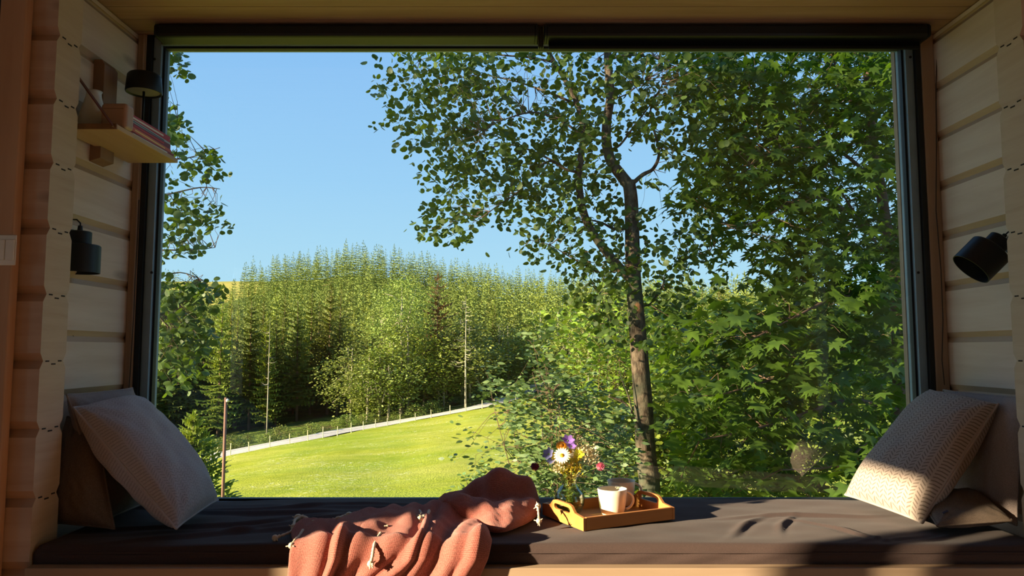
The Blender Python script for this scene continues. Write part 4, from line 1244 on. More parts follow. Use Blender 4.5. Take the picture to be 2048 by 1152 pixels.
# ------------------------------------------------------------------ conifers
BARK = plain('spruce_bark', (96, 76, 60), 0.95, var=0.25, scale=3)
PBARK = plain('pale_aspen_trunk', (150, 142, 122), 0.9, var=0.2, scale=2)
NEED = leaf_mat('spruce_needles', (84, 96, 38), (124, 134, 54), (140, 150, 44), 0.18, 0.7, 0.25, 2.0)
NEEDY = leaf_mat('young_spruce_needles', (112, 124, 44), (154, 162, 62), (165, 175, 50), 0.2, 0.7, 0.8, 6.0)
NEEDB = leaf_mat('rusty_pine_needles', (120, 98, 62), (146, 116, 74), (150, 110, 60), 0.15, 0.8, 0.3, 2.0)
def conifer_arrays(seed, H=20.0, whorls=30, per=8, segs=5, wid=0.17, crown0=0.18, hang=True, ragged=0.25):
    """triangles of a spruce crown: drooping branches with side twigs"""
    r = np.random.RandomState(seed)
    V = []; 
    for w in range(whorls):
        t = crown0 + (1 - crown0)*(w/(whorls))**0.92
        R = H*wid*(1 - (t - crown0)/(1 - crown0))**0.85*(0.75 + 0.35*min(1, (t-crown0)/0.10)) + 0.15
        n = max(4, int(per*(0.6 + 0.4*(1-t))))
        a0 = r.rand()*6.28
        for b in range(n):
            a = a0 + 2*PI*b/n + r.normal()*0.18
            L = R*(1 - ragged/2 + ragged*r.rand()); 
            if r.rand() < 0.06: L *= 0.45
            z0 = H*t + r.normal()*0.25
            d = np.array([math.cos(a), math.sin(a), 0]); s = np.array([-math.sin(a), math.cos(a), 0])
            droop = (0.28 - 0.55*t + 0.12*r.rand())*L*1.2
            prev = np.array([0, 0, z0]) + d*0.05
            for k in range(1, segs + 1):
                u = k/segs
                p = d*L*u + np.array([0, 0, z0 - droop*(u**1.1) + 0.22*L*u**3])
                wd = L*0.30*(1.15 - u)*(0.8 + 0.5*r.rand()) + 0.10
                f = d*L*0.16
                V += [prev, p + s*wd + f*0.5 - [0, 0, 0.10*wd], p + f*0.6]
                V += [prev, p + f*0.6, p - s*wd + f*0.5 - [0, 0, 0.10*wd]]
                if hang:
                    V += [prev, p, (prev + p)/2 + s*(r.rand()-.5)*0.3 - [0, 0, 0.28*wd + 0.35*r.rand() + 0.1]]
                prev = p
    # leader
    for k in range(5):
        a = 2*PI*k/5; q = np.array([math.cos(a), math.sin(a), 0])*0.16
        V += [np.array([0, 0, H*1.015]), q + [0, 0, H*0.965], -q*0.3 + [0, 0, H*0.955]]
    V = np.array(V, float)
    return V, np.arange(len(V)).reshape(-1, 3)
def trunk_mb(H, r0, crown_top=0.97, lean=0.0, n=7):
    mb = MB(); mb.tube([(0, 0, -0.6), (lean*0.2, 0, H*0.3), (lean*0.6, 0, H*0.65), (lean, 0, H*crown_top)], [r0, r0*0.8, r0*0.45, r0*0.08], n)
    return mb
GRP_F = 'spruces of the front forest rows'
LAB_F2 = 'spruce on the upper part of the forested hill, one of many below the skyline'
GRP_F2 = 'spruces on the upper hill slope'
LAB_F = 'dark green spruce in the front rows of the forest edge beyond the road and meadow'
near_protos = []
for k in range(5):
    V, Fc = conifer_arrays(100 + k, 20, 34, 9, 5, 0.135 + 0.02*(k % 3), 0.10 + 0.05*(k % 3))
    t = thing('spruce_tree', LAB_F, 'spruce tree', (0, 0, 0), GRP_F)
    np_mesh('foliage', V, Fc, NEED if k != 3 else NEEDY, t)
    trunk_mb(20, 0.20).build('trunk', BARK, t, smooth=True)
    near_protos.append(t)
far_protos = []
for k in range(5):
    V, Fc = conifer_arrays(200 + k, 18, 19, 6, 3, 0.125 + 0.02*(k % 3), 0.10, hang=(k % 2 == 0))
    o = np_mesh('spruce_tree', V, Fc, NEED if k != 2 else NEEDY)
    far_protos.append(tag(o, LAB_F2, 'spruce tree', GRP_F2))
lod_arrays = []
for k in range(4):
    V, Fc = conifer_arrays(300 + k, 18, 13, 5, 2, 0.14 + 0.015*k, 0.08, hang=True)
    lod_arrays.append(V)
used = set()
def place_tree(proto, x, y, s, rz, sx=1.0, parts=True):
    z = float(ground(x, y)) - 0.2
    if proto.name not in used:
        used.add(proto.name); o = proto
    else:
        o = proto.copy(); C.objects.link(o)
        for ch in proto.children:
            c = ch.copy(); C.objects.link(c); c.parent = o
    o.location = (x, y, z); o.rotation_euler = (rnd.uniform(-.02, .02), rnd.uniform(-.02, .02), rz); o.scale = (s*sx, s*sx, s)
    return o

def forest_edge(c):
    """distance of the first trees, by image column"""
    return float(np.interp(c, [-900, -400, 0, 300, 700, 930, 1000, 1085, 1150, 2900], [52, 84, 106, 118, 124, 128, 138, 158, 120, 118]))
cand = []
tries = 0
fr = random.Random(3)
grid = {}
def free(x, y, dmin):
    k = (int(x//6), int(y//6))
    for i in (-1, 0, 1):
        for j in (-1, 0, 1):
            for q in grid.get((k[0]+i, k[1]+j), ()):
                if math.hypot(q[0]-x, q[1]-y) < dmin: return False
    grid.setdefault(k, []).append((x, y)); return True
for D0, D1, n, dm in ((40, 175, 2600, 2.9), (175, 300, 3600, 3.6), (300, 440, 5200, 4.4)):
    for _ in range(n):
        c = fr.uniform(-700 if D0 < 100 else -150, 2100); D = fr.uniform(D0, D1)**1.0
        if D < forest_edge(c) + fr.uniform(0, 5): continue
        x = (c-1024)/F*D
        if D > 360 and 385 < c < 478: continue
        if c > 1640 and D > 200: continue
        if float(road_dist(x, D)) < 3.5: continue
        if free(x, D, dm): cand.append((D, c, x))
# specimen places left open for the broadleaf trees
cand.sort(key=lambda q: q[0])
def height_for(D, c):
    h = np.interp(D, [50, 118, 150, 200, 300, 450], [13, 20, 21, 19, 17, 17.5])
    if c > 900: h *= np.interp(D, [110, 135, 170, 230], [0.62, 0.75, 0.95, 1.0])
    elif c > 690: h *= np.interp(D, [110, 140, 170], [0.5, 0.7, 1.0])
    return h * fr.uniform(0.72, 1.18)
visible = [q for q in cand if 150 < q[1] < 1700]
hidden = [q for q in cand if not (150 < q[1] < 1700) and q[1] < 300 and q[0] < 160]
n_near, n_ind = 120, 300
for i, (D, c, x) in enumerate(visible[:n_near]):
    h = height_for(D, c); place_tree(near_protos[fr.randrange(5)], x, D, h/20, fr.uniform(0, 6.28), fr.uniform(0.85, 1.2))
for i, (D, c, x) in enumerate(visible[n_near:n_ind]):
    h = height_for(D, c); place_tree(far_protos[fr.randrange(5)], x, D, h/18, fr.uniform(0, 6.28), fr.uniform(0.9, 1.25))
rest = visible[n_ind:] + hidden
VV = []
for (D, c, x) in rest:
    A = lod_arrays[fr.randrange(4)]; s = height_for(D, c)/18; a = fr.uniform(0, 6.28); sx = s*fr.uniform(0.9, 1.3)
    ca, sa = math.cos(a), math.sin(a)
    B = np.stack([(A[:, 0]*ca - A[:, 1]*sa)*sx + x, (A[:, 0]*sa + A[:, 1]*ca)*sx + D, A[:, 2]*s + float(ground(x, D)) - 0.3], 1)
    VV.append(B)
VV = np.concatenate(VV); print('rest of forest', len(rest), 'verts', len(VV))
o = np_mesh('spruce_forest', VV, np.arange(len(VV)).reshape(-1, 3), leaf_mat('distant_spruce_needles', (92, 104, 46), (138, 142, 66), (140, 150, 50), 0.15, 0.8, 0.16, 0.9))
tag(o, 'dense spruce forest covering the whole hill up to the skyline', 'forest', kind='stuff')

# ------------------------------------------------------------------ leaves and broadleaf trees
def leaf_template(kind):
    if kind == 'aspen':       # round leaf with a short tip
        a = np.linspace(0, 2*PI, 8, endpoint=False)
        r = np.array([0.56, 0.52, 0.50, 0.48, 0.46, 0.48, 0.50, 0.52])
        P = np.stack([0.5 + r*np.cos(a), r*np.sin(a)*0.98, -0.10*np.abs(np.sin(a))], 1)
        V = np.concatenate([[[0.5, 0, 0.02]], P]); Fc = [(0, 1+i, 1+(i+1) % 8) for i in range(8)]
    elif kind == 'maple':     # five pointed lobes
        ang = np.radians([180, 128, 118, 92, 66, 52, 40, 20, 0, -20, -40, -52, -66, -92, -118, -128])
        rad = np.array([0.06, 0.42, 0.36, 0.62, 0.34, 0.44, 0.78, 0.42, 0.95, 0.42, 0.78, 0.44, 0.34, 0.62, 0.36, 0.42])
        P = np.stack([0.12 + rad*np.cos(ang), rad*np.sin(ang), -0.22*(rad**1.5)*np.abs(np.sin(ang)) - 0.12*np.maximum(0, rad*np.cos(ang))**2], 1)
        n = len(P); V = np.concatenate([[[0.12, 0, 0.0]], P]); Fc = [(0, 1+i, 1+(i+1) % n) for i in range(n)]
    elif kind == 'lance':     # narrow willow-like leaf
        P = np.array([[0, 0, 0], [0.3, 0.20, -0.02], [0.65, 0.18, -0.03], [1, 0, -0.08], [0.65, -0.18, -0.03], [0.3, -0.20, -0.02]])
        V = P; Fc = [(0, 1, 5), (1, 2, 4), (1, 4, 5), (2, 3, 4)]
    else:                     # oval leaf
        P = np.array([[0, 0, 0], [0.35, 0.30, -0.03], [0.75, 0.22, -0.05], [1, 0, -0.06], [0.75, -0.22, -0.05], [0.35, -0.30, -0.03]])
        V = P; Fc = [(0, 1, 5), (1, 2, 4), (1, 4, 5), (2, 3, 4)]
    return np.array(V, float), np.array(Fc)
def leaves_np(pos, size, kind, r, droop=0.5, flat=0.5):
    """scatter leaves: each gets its own turn and tilt"""
    V, Fc = leaf_template(kind)
    n = len(pos); a = r.rand(n)*2*PI
    dirx = np.stack([np.cos(a), np.sin(a), -droop*(0.3 + r.rand(n))], 1); dirx /= np.linalg.norm(dirx, axis=1)[:, None]
    nz = np.stack([r.normal(size=n)*flat, r.normal(size=n)*flat, np.ones(n)], 1)
    nz -= dirx*(nz*dirx).sum(1)[:, None]; nz /= np.linalg.norm(nz, axis=1)[:, None]
    dy = np.cross(nz, dirx)
    s = (size*(0.65 + 0.6*r.rand(n)))[:, None, None] if np.ndim(size) else (size*(0.65 + 0.6*r.rand(n)))[:, None, None]
    W = pos[:, None, :] + s*(V[None, :, 0:1]*dirx[:, None] + V[None, :, 1:2]*dy[:, None] + V[None, :, 2:3]*nz[:, None])
    Fa = (Fc[None] + (np.arange(n)*len(V))[:, None, None]).reshape(-1, Fc.shape[1])
    return W.reshape(-1, 3), Fa
def grid_clusters(rows, x0, y0, cell, depth, dens, r, jitter=1.0):
    """twig centres from a density grid of the photograph; depth(px, py) -> (near, far)"""
    out = []
    for j, row in enumerate(rows):
        for i, ch in enumerate(row.replace(' ', '')):
            d = int(ch)
            if not d: continue
            n = dens*(d/9.0)**1.35; n = int(n) + (r.rand() < n - int(n))
            for _ in range(n):
                px = x0 + (i + r.rand())*cell; py = y0 + (j + r.rand())*cell
                a, b = depth(px, py)
                out.append(at(px, py, a + (b-a)*r.rand()))
    return np.array(out)
def twig_foliage(cent, nleaf, spread, size, kind, r, droop=0.5, flat=0.5):
    pos = []
    for c in cent:
        k = max(2, int(nleaf*(0.7 + 0.6*r.rand())))
        q = r.normal(size=(k, 3))*spread*np.array([1, 1, 0.7]); pos.append(c + q)
    pos = np.concatenate(pos)
    return leaves_np(pos, size, kind, r, droop, flat)
def twigs(mb, cent, nodes, r, r0=0.004, maxlen=2.5, frac=1.0, sag=0.1):
    nodes = np.array(nodes)
    for c in cent:
        if r.rand() > frac: continue
        d = np.linalg.norm(nodes - c, axis=1); k = np.argsort(d)[:4]; n = nodes[k[r.randint(len(k))]]
        L = np.linalg.norm(n - c)
        if L > maxlen or L < 0.05: continue
        m1 = n*0.65 + c*0.35 + r.normal(size=3)*L*0.10 + [0, 0, sag*L]; m2 = n*0.3 + c*0.7 + r.normal(size=3)*L*0.08 + [0, 0, sag*0.8*L]
        mb.tube([n, m1, m2, c], [r0 + 0.004*L, r0*0.8, r0*0.6, r0*0.35], 4, False)
def px_path(pts, D):
    """pixel path with optional own depths -> points"""
    return [at(p[0], p[1], p[2] if len(p) > 2 else D) for p in pts]
def limb(mb, pts, D, r0, r1, n=8, k=4):
    P = smooth_path(px_path(pts, D), k); m = len(P)
    mb.tube(P, [r0 + (r1-r0)*i/(m-1) for i in range(m)], n)
    return P

# ---- materials of the near trees
BARKA = Mat('grey_brown_aspen_bark', (120, 104, 84), 0.95, spec=0.1)
_v = BARKA.coords('Object', (1, 1, 0.45)); _n = BARKA.noise(_v, 22, 5, 0.7); _b = BARKA.noise(BARKA.coords('Object'), 2.2, 3)
_c = BARKA.mix(BARKA.ramp(_n, [(0.38, g(0)), (0.62, g(1))]), lin((58, 48, 40)), lin((112, 98, 82)))
_c = BARKA.mix(BARKA.ramp(_b, [(0.5, g(0)), (0.62, g(1))]), _c, lin((82, 84, 68)))
_c = BARKA.mix(BARKA.ramp(BARKA.noise(BARKA.coords('Object'), 4.5, 2), [(0.68, g(0)), (0.74, g(1))]), _c, lin((160, 116, 80)))
BARKA.color(_c); BARKA.bump(_n, 0.9, 0.02)
BARKA = BARKA.m
TWIGM = plain('brown_twig', (96, 74, 56), 0.9)
BARKM = plain('reddish_maple_bark', (100, 76, 62), 0.9, var=0.2)
ASPENL = leaf_mat('aspen_leaf', (54, 74, 36), (88, 108, 48), (104, 134, 24), 0.30, 0.5, 0.9, 14)
MAPLEL = leaf_mat('maple_leaf', (50, 72, 26), (84, 112, 38), (110, 150, 20), 0.34, 0.5, 0.8, 9)
SHRUBL = leaf_mat('shrub_leaf', (64, 100, 44), (110, 144, 64), (130, 170, 50), 0.3, 0.45, 1.2, 16)
SHRUBB = leaf_mat('blue_green_willow_leaf', (74, 100, 58), (118, 140, 84), (120, 150, 60), 0.25, 0.45, 1.2, 16)
BUSHL = leaf_mat('bush_leaf', (84, 104, 34), (134, 150, 50), (150, 170, 40), 0.28, 0.55, 0.8, 8)

def origin_shift(objs, org):
    for o in objs:
        if o.type == 'MESH':
            o.data.transform(Matrix.Translation(-Vector(org)))

side_tree_spec = []
# ---- the aspen in the middle
r = np.random.RandomState(21)
DA = 8.0
base = at(1300, 1010, DA); gz = float(ground(base[0], DA))
org = (float(base[0]), DA, gz - 0.05)
t = thing('aspen_tree', 'aspen with crooked forked trunk standing right in front of the window', 'tree', org)
mb = MB(); nodes = []
b0 = base.copy(); b0[2] = gz - 0.2
trunk_px = [(1300, 990), (1294, 930), (1290, 880), (1286, 800), (1281, 740), (1275, 660), (1270, 600), (1266, 540), (1264, 450), (1262, 395), (1257, 362)]
P = smooth_path([b0] + px_path(trunk_px, DA), 3); m = len(P)
rr = [0.118*(1 - 0.42*(i/(m-1))) for i in range(m)]
mb.tube(P, rr, 14)
tr = mb.build('trunk', BARKA, t, smooth=True); objs = [tr]
mb = MB()
P = limb(mb, [(1259, 372), (1240, 348), (1222, 322), (1213, 285), (1214, 240), (1221, 190), (1216, 130), (1216, 70), (1222, -20), (1224, -120)], DA, 0.066, 0.034, 12); nodes += P[4:]
objs.append(mb.build('leader_branch', BARKA, t, smooth=True))
mb = MB()
P = limb(mb, [(1268, 566), (1245, 542), (1222, 515), (1195, 480), (1172, 440), (1160, 390), (1158, 345), (1165, 290), (1165, 250), (1153, 205), (1130, 160), (1103, 115), (1080, 70), (1060, 0)], DA, 0.056, 0.018, 10); nodes += P[10:]
objs.append(mb.build('side_limb', BARKA, t, smooth=True))
mb = MB()
for pts, a, b in (([(1260, 372), (1285, 350), (1306, 338), (1318, 310), (1312, 275), (1300, 230), (1310, 190)], 0.026, 0.008),
                  ([(1218, 300), (1240, 290), (1270, 250), (1300, 210), (1330, 160, 7.6)], 0.016, 0.005),
                  ([(1160, 345), (1130, 338), (1100, 322), (1060, 350, 7.7), (1035, 385, 7.4), (1000, 408, 7.2), (965, 435, 7.1)], 0.018, 0.004),
                  ([(1163, 270), (1120, 240), (1070, 225, 7.6), (1020, 235, 7.3), (960, 260, 7.1)], 0.016, 0.004),
                  ([(1155, 210), (1110, 190), (1070, 175, 8.3), (1020, 160, 8.5), (950, 150, 8.6), (870, 170, 8.6)], 0.016, 0.004),
                  ([(1110, 125), (1060, 115, 8.2), (1000, 110, 8.4), (920, 100, 8.6), (840, 120, 8.7)], 0.014, 0.004),
                  ([(1120, 330), (1060, 300, 8.4), (1000, 290, 8.6), (930, 330, 8.8), (890, 400, 8.9)], 0.014, 0.004),
                  ([(1260, 455), (1230, 458), (1205, 446), (1182, 440)], 0.020, 0.008),
                  ([(1240, 540), (1200, 545), (1150, 520, 7.7), (1100, 490, 7.6), (1060, 480, 7.6)], 0.011, 0.003),
                  ([(1216, 120), (1260, 110), (1320, 120, 8.4), (1380, 150, 8.6)], 0.016, 0.005),
                  ([(1214, 200), (1250, 190, 7.7), (1290, 160, 7.5)], 0.010, 0.004),
                  ([(1305, 600, 8.05), (1325, 575), (1332, 545), (1370, 520), (1430, 500)], 0.010, 0.003),
                  ([(1270, 610), (1290, 612), (1308, 600), (1330, 560)], 0.012, 0.006),
                  ([(1275, 590), (1262, 560), (1250, 530), (1235, 560), (1225, 590)], 0.008, 0.003)):
    P = limb(mb, pts, DA, a, b, 7); nodes += P[2:]
# bare dead boughs low on the trunk
for pts, a, b in (([(1293, 900), (1283, 866), (1268, 838), (1255, 812), (1236, 800), (1215, 792)], 0.022, 0.006),
                  ([(1268, 838), (1256, 790), (1244, 760), (1238, 738)], 0.012, 0.003),
                  ([(1255, 812), (1240, 798), (1222, 796)], 0.008, 0.003)):
    limb(mb, pts, DA - 0.1, a, b, 7)
objs.append(mb.build('branches', BARKA, t, smooth=True))
ASP = ["157887364555767789", "246887223564856888", "465885515757486888", "576774717775275777",
       "146786657866446655", "022786868543016553", "005558847865021021", "003353586674000000",
       "006861555856421433", "005530046444323633", "000000052356543722", "000000000467336420",
       "000000000366356300", "000000000235224200", "000000000013211000"]
def depA(px, py):
    u = (px - 1100)/340.0
    return (7.0, 9.2)
cent = grid_clusters(ASP, 760, 90, 40, depA, 9.0, r)
top = grid_clusters(["24688877777788886"]*3, 760, -30, 40, depA, 4.0, r)
cent = np.concatenate([cent, top])
mb = MB(); twigs(mb, cent, nodes, r, 0.003, 1.7, 0.4, 0.06); objs.append(mb.build('twigs', TWIGM, t))
V, Fc = twig_foliage(cent, 10, 0.075, 0.066, 'aspen', r, 0.9, 0.8)
objs.append(np_mesh('foliage', V, Fc, ASPENL, t))
origin_shift(objs, org)

# ---- the maple at the right
r = np.random.RandomState(22)
base = at(1790, 1060, 8.6); gz = float(ground(base[0], 8.6)); org = (float(base[0]), 8.6, gz)
t = thing('maple_tree', 'big leafy maple filling the right side of the window', 'tree', org)
mb = MB(); nodes = []; objs = []
b0 = base.copy(); b0[2] = gz - 0.2
P = smooth_path([b0] + px_path([(1800, 800), (1795, 640), (1786, 540), (1770, 440), (1762, 380), (1752, 320), (1745, 262), (1735, 180), (1738, 80), (1745, -60)], 8.6), 4)
mb.tube(P, [0.085*(1 - 0.6*i/(len(P)-1)) for i in range(len(P))], 12); nodes += P[4:]
objs.append(mb.build('trunk', BARKM, t, smooth=True))
mb = MB()
for pts, a, b in (([(1765, 390), (1730, 345), (1690, 310, 8.2), (1640, 290, 7.9), (1560, 300, 7.6), (1500, 330, 7.4)], 0.028, 0.006),
                  ([(1750, 300), (1715, 270), (1700, 200, 8.4), (1670, 130, 8.2), (1660, 60, 8.2)], 0.026, 0.008),
                  ([(1775, 470), (1730, 450), (1690, 420, 8.2), (1640, 395, 8.0), (1590, 400, 7.8), (1520, 440, 7.6), (1450, 460, 7.5)], 0.026, 0.005),
                  ([(1782, 520), (1740, 470, 8.3), (1680, 380, 8.1), (1630, 300, 8.0)], 0.020, 0.006),
                  ([(1740, 200), (1690, 160, 8.9), (1600, 130, 9.1), (1500, 150, 9.2), (1430, 170, 9.2)], 0.024, 0.006),
                  ([(1790, 600), (1740, 590, 8.1), (1660, 600, 7.7), (1580, 640, 7.3), (1500, 680, 7.0)], 0.026, 0.006),
                  ([(1795, 700), (1720, 690, 8.1), (1640, 720, 7.7), (1540, 760, 7.2), (1440, 790, 6.9)], 0.026, 0.006),
                  ([(1798, 820), (1700, 800, 8.0), (1600, 830, 7.5), (1500, 860, 7.1), (1400, 880, 6.9)], 0.026, 0.006),
                  ([(1798, 880), (1740, 880, 7.9), (1680, 930, 7.4), (1560, 940, 7.0)], 0.02, 0.006),
                  ([(1782, 520), (1800, 440, 8.5), (1820, 350, 8.4)], 0.020, 0.006)):
    P = limb(mb, pts, 8.6, a, b, 8); nodes += P[3:]
objs.append(mb.build('branches', BARKM, t, smooth=True))
MAP1 = ["0363885899999", "0577985899999", "0569986997999", "0579999779989", "0378999858868", "0689998557668",
        "2789999846668", "6989987856778", "2267888976678", "0256368988788", "0031488888888", "0000179888888"]
def depU(px, py): return (7.2, 9.8)
cent = grid_clusters(MAP1, 1340, 90, 40, depU, 11.0, r)
cent = np.concatenate([cent, grid_clusters(["05899999999999"]*2, 1340, 10, 40, depU, 6, r), grid_clusters(["777"]*12, 1860, 90, 40, depU, 4.0, r)])
MAP2 = ["0131488899887", "2555788888788", "3566788877777", "4677888766677", "4778888655567", "5778887655566",
        "5778887544456", "5667887544455", "5667777443344", "4556776433333", "4455666543333"]
def depL(px, py):
    a = 6.6 + 0.6*(px - 1340)/520
    return (a, a + 1.7)
c2 = grid_clusters(MAP2, 1340, 570, 40, depL, 6.0, r)
mb = MB(); twigs(mb, cent, nodes, r, 0.004, 1.6, 0.2, 0.05); twigs(mb, c2, nodes, r, 0.004, 1.6, 0.25, 0.05); objs.append(mb.build('twigs', TWIGM, t))
V1, F1 = twig_foliage(cent, 5, 0.11, 0.125, 'maple', r, 0.7, 0.45)
V2, F2 = twig_foliage(c2, 4, 0.13, 0.175, 'maple', r, 0.75, 0.35)
objs.append(np_mesh('foliage', np.concatenate([V1, V2]), np.concatenate([F1, F2 + len(V1)]), MAPLEL, t))
origin_shift(objs, org)

# ---- the tree whose twigs hang in at the left edge
r = np.random.RandomState(23)
base = at(190, 1050, 7.2); gz = float(ground(base[0], 7.2)); org = (float(base[0]), 7.2, gz)
t = thing('aspen_tree', 'leafy aspen at the left edge of the window, only its outer twigs in view', 'tree', org)
objs = []; mb = MB(); b0 = base.copy(); b0[2] = gz - 0.2
P = smooth_path([b0] + px_path([(195, 700), (210, 400), (215, 200), (205, -80)], 7.2), 5); mb.tube(P, [0.10*(1-0.5*i/(len(P)-1)) for i in range(len(P))], 12)
objs.append(mb.build('trunk', BARKA, t, smooth=True))
mb = MB(); nodes = []
for pts in ([(210, 620), (260, 590), (310, 560), (360, 545), (405, 560)], [(212, 520), (260, 500), (320, 500), (380, 500), (430, 495)],
            [(215, 430), (270, 400), (330, 390), (400, 375), (440, 378)], [(215, 350), (270, 330), (330, 320), (380, 315), (440, 295)],
            [(215, 250), (270, 260), (330, 250), (355, 240)], [(210, 130), (280, 130), (350, 115)], [(210, 640), (270, 640), (330, 625), (360, 600)]):
    P = limb(mb, pts, 7.2, 0.014, 0.003, 6); nodes += P
objs.append(mb.build('branches', BARKA, t, smooth=True))
LFT = ["75100", "63000", "30000", "00000", "53000", "44000", "54000", "00000", "10063", "00256", "42210", "44000", "55205", "24254", "45311", "44500", "10200", "54000", "77665", "67767", "35656", "57763", "77772", "66663", "56532", "45300"]
# grid cell 26 px from (318, 96)
LFT = ["75000", "63000", "20000", "00000", "42000", "46000", "35000", "04000", "20563", "01353", "30100", "44200", "36346", "45444", "34500", "45300", "00000", "30000", "77564", "67653", "05630", "46640", "66773", "67650", "66530", "45300"]
cent = grid_clusters(LFT, 318, 96, 26, lambda a, b: (6.6, 7.6), 8.0, r)
more = grid_clusters(["8887", "8888", "7888", "7887", "7778"]*3, 150, 90, 40, lambda a, b: (6.6, 8.2), 1.4, r)
mb = MB(); twigs(mb, np.concatenate([cent, more]), nodes, r, 0.003, 0.9, 0.7, 0.04); objs.append(mb.build('twigs', TWIGM, t))
V, Fc = twig_foliage(np.concatenate([cent, more]), 6, 0.05, 0.066, 'aspen', r, 0.9, 0.8)
objs.append(np_mesh('foliage', V, Fc, ASPENL, t)); origin_shift(objs, org)

# ---- shrubs between the window and the meadow
def shrub(name, label, px, D, rows, x0, y0, cell, dep, dens, nleaf, spread, size, kind, leafm, seed, stems=7, cat='shrub'):
    r = np.random.RandomState(seed)
    base = at(px, 1000, D); gz = float(ground(base[0], D)); org = (float(base[0]), D, gz)
    t = thing(name, label, cat, org); objs = []
    cent = grid_clusters(rows, x0, y0, cell, dep, dens, r)
    mb = MB(); nodes = []
    tops = cent[np.argsort(-cent[:, 2])[:max(stems*4, 8)]]; tops = tops[r.permutation(len(tops))[:stems]]
    far = cent[r.permutation(len(cent))[:stems]]
    for q in list(tops) + list(far):
        b = np.array([base[0] + r.normal()*0.12, D + r.normal()*0.12, gz - 0.1])
        q = b + (q - b)*0.9
        P = smooth_path([b, b*0.6 + q*0.4 + [0, 0, 0.15], b*0.25 + q*0.75 + [0, 0, 0.08], q], 3)
        mb.tube(P, [0.009*(1 - 0.8*i/(len(P)-1)) for i in range(len(P))], 6); nodes += P[3:]
    objs.append(mb.build('stems', TWIGM, t, smooth=True))
    mb = MB(); twigs(mb, cent, nodes, r, 0.003, 1.2, 0.6, 0.02); objs.append(mb.build('twigs', TWIGM, t))
    V, Fc = twig_foliage(cent, nleaf, spread, size, kind, r, 0.1, 1.6)
    objs.append(np_mesh('foliage', V, Fc, leafm, t)); origin_shift(objs, org)
    return t
# willow bush left of the trunk, grid of 30 px cells from (910, 700)
WIL = ["000001100000", "000012200000", "001002310000", "012103421100", "013544454200", "002455555310", "000255445432", "110134454344", "011355555554", "111245555555", "122455665555", "123566666666", "024566666666"]
shrub('willow_bush', 'blue green willow bush between the throw and the aspen trunk', 1120, 6.6, WIL, 905, 640, 30, lambda a, b: (5.9, 7.3), 14, 12, 0.055, 0.068, 'lance', SHRUBB, 31, 9)
shrub('young_birch', 'light green young broadleaf tree just left of the aspen trunk', 1200, 14.0, ["00122210", "02345530", "13455554", "24555555", "24565554", "13455553", "02444443", "01333333", "01223333", "11222233", "11222333"], 1090, 560, 32, lambda a, b: (13.0, 15.4), 9, 10, 0.16, 0.13, 'oval', BUSHL, 32, 6, 'tree')
shrub('leafy_bush', 'yellow green bush behind the vase and mugs', 1215, 9.0, ["0234555432", "1345666543", "2456777654", "2567888876", "3678888876", "3678888876", "2567777777"], 1120, 790, 32, lambda a, b: (8.4, 10.2), 13, 14, 0.10, 0.085, 'oval', BUSHL, 33, 8)
shrub('leafy_bush', 'dense bush of small leaves behind the lower maple branches', 1560, 11.0, ["3333444444444444", "5555555555555555", "6666666666666666", "7777777777777777", "7777777777777777", "7777777777777777", "7777777777777777", "7777777777777777"], 1300, 590, 34, lambda a, b: (10.0, 12.2), 9.0, 11, 0.13, 0.115, 'oval', BUSHL, 34, 10)
shrub('leafy_bush', 'dense bush filling the lower right corner under the maple', 1600, 7.6, ["3455566666666666", "4566677777777777", "5677777777777777", "6777777777777777"], 1310, 862, 34, lambda a, b: (7.9, 9.0), 8, 11, 0.10, 0.075, 'oval', SHRUBL, 35, 10)
shrub('meadow_weed', 'thin leafy stem standing alone against the bright meadow', 985, 6.4, ["010", "010", "121", "232", "122", "233"], 915, 870, 24, lambda a, b: (6.2, 6.6), 7, 6, 0.035, 0.055, 'lance', SHRUBB, 36, 3)

# ---- added unseen trees outside the right-hand window, covering sky in the pane's reflection
for (x, y, h, nm, lb) in ((5.4, 0.9, 6.4, 71, 'added unseen bushy tree close outside the right wall, covering the reflected sky'), (6.6, -1.4, 7.0, 72, 'second added unseen bushy tree further back, covering the reflected sky')):
    side_tree_spec.append((x, y, h, nm, lb))

# ---- young spruce and the thin pole
def at_ground(c, row_top, D):
    p = at(c, row_top, D); z = float(ground(p[0], D)); return p, z
p, z = at_ground(387, 822, 14.0)
H = float(p[2] - z)
t = thing('young_spruce', 'small bright young spruce rising beside the left cushion', 'spruce tree', (p[0], 14.0, z))
V, Fc = conifer_arrays(55, 11.0, 40, 15, 6, 0.36, 0.04, True, 0.3); V = V*(H/11.0)
np_mesh('foliage', V, Fc, NEEDY, t); trunk_mb(H, 0.045).build('trunk', BARK, t, smooth=True)
p2, z2 = at_ground(452, 795, 12.0); H2 = float(p2[2] - z2)
t = thing('wooden_pole', 'thin brown pole standing alone in the meadow at the left', 'pole', (p2[0], 12.0, z2))
MB().tube([(0, 0, -0.2), (0, 0, H2)], [0.028, 0.024], 10).build('pole_shaft', plain('reddish_brown_pole', (120, 86, 72), 0.8), t, smooth=True)
MB().lathe([(0, 0), (0.022, 0.002), (0.024, 0.03), (0.012, 0.05), (0, 0.052)], 12, Matrix.Translation((0.03, -0.01, H2 - 0.07)), False, False).build('insulator', WHITEP, t, smooth=True)

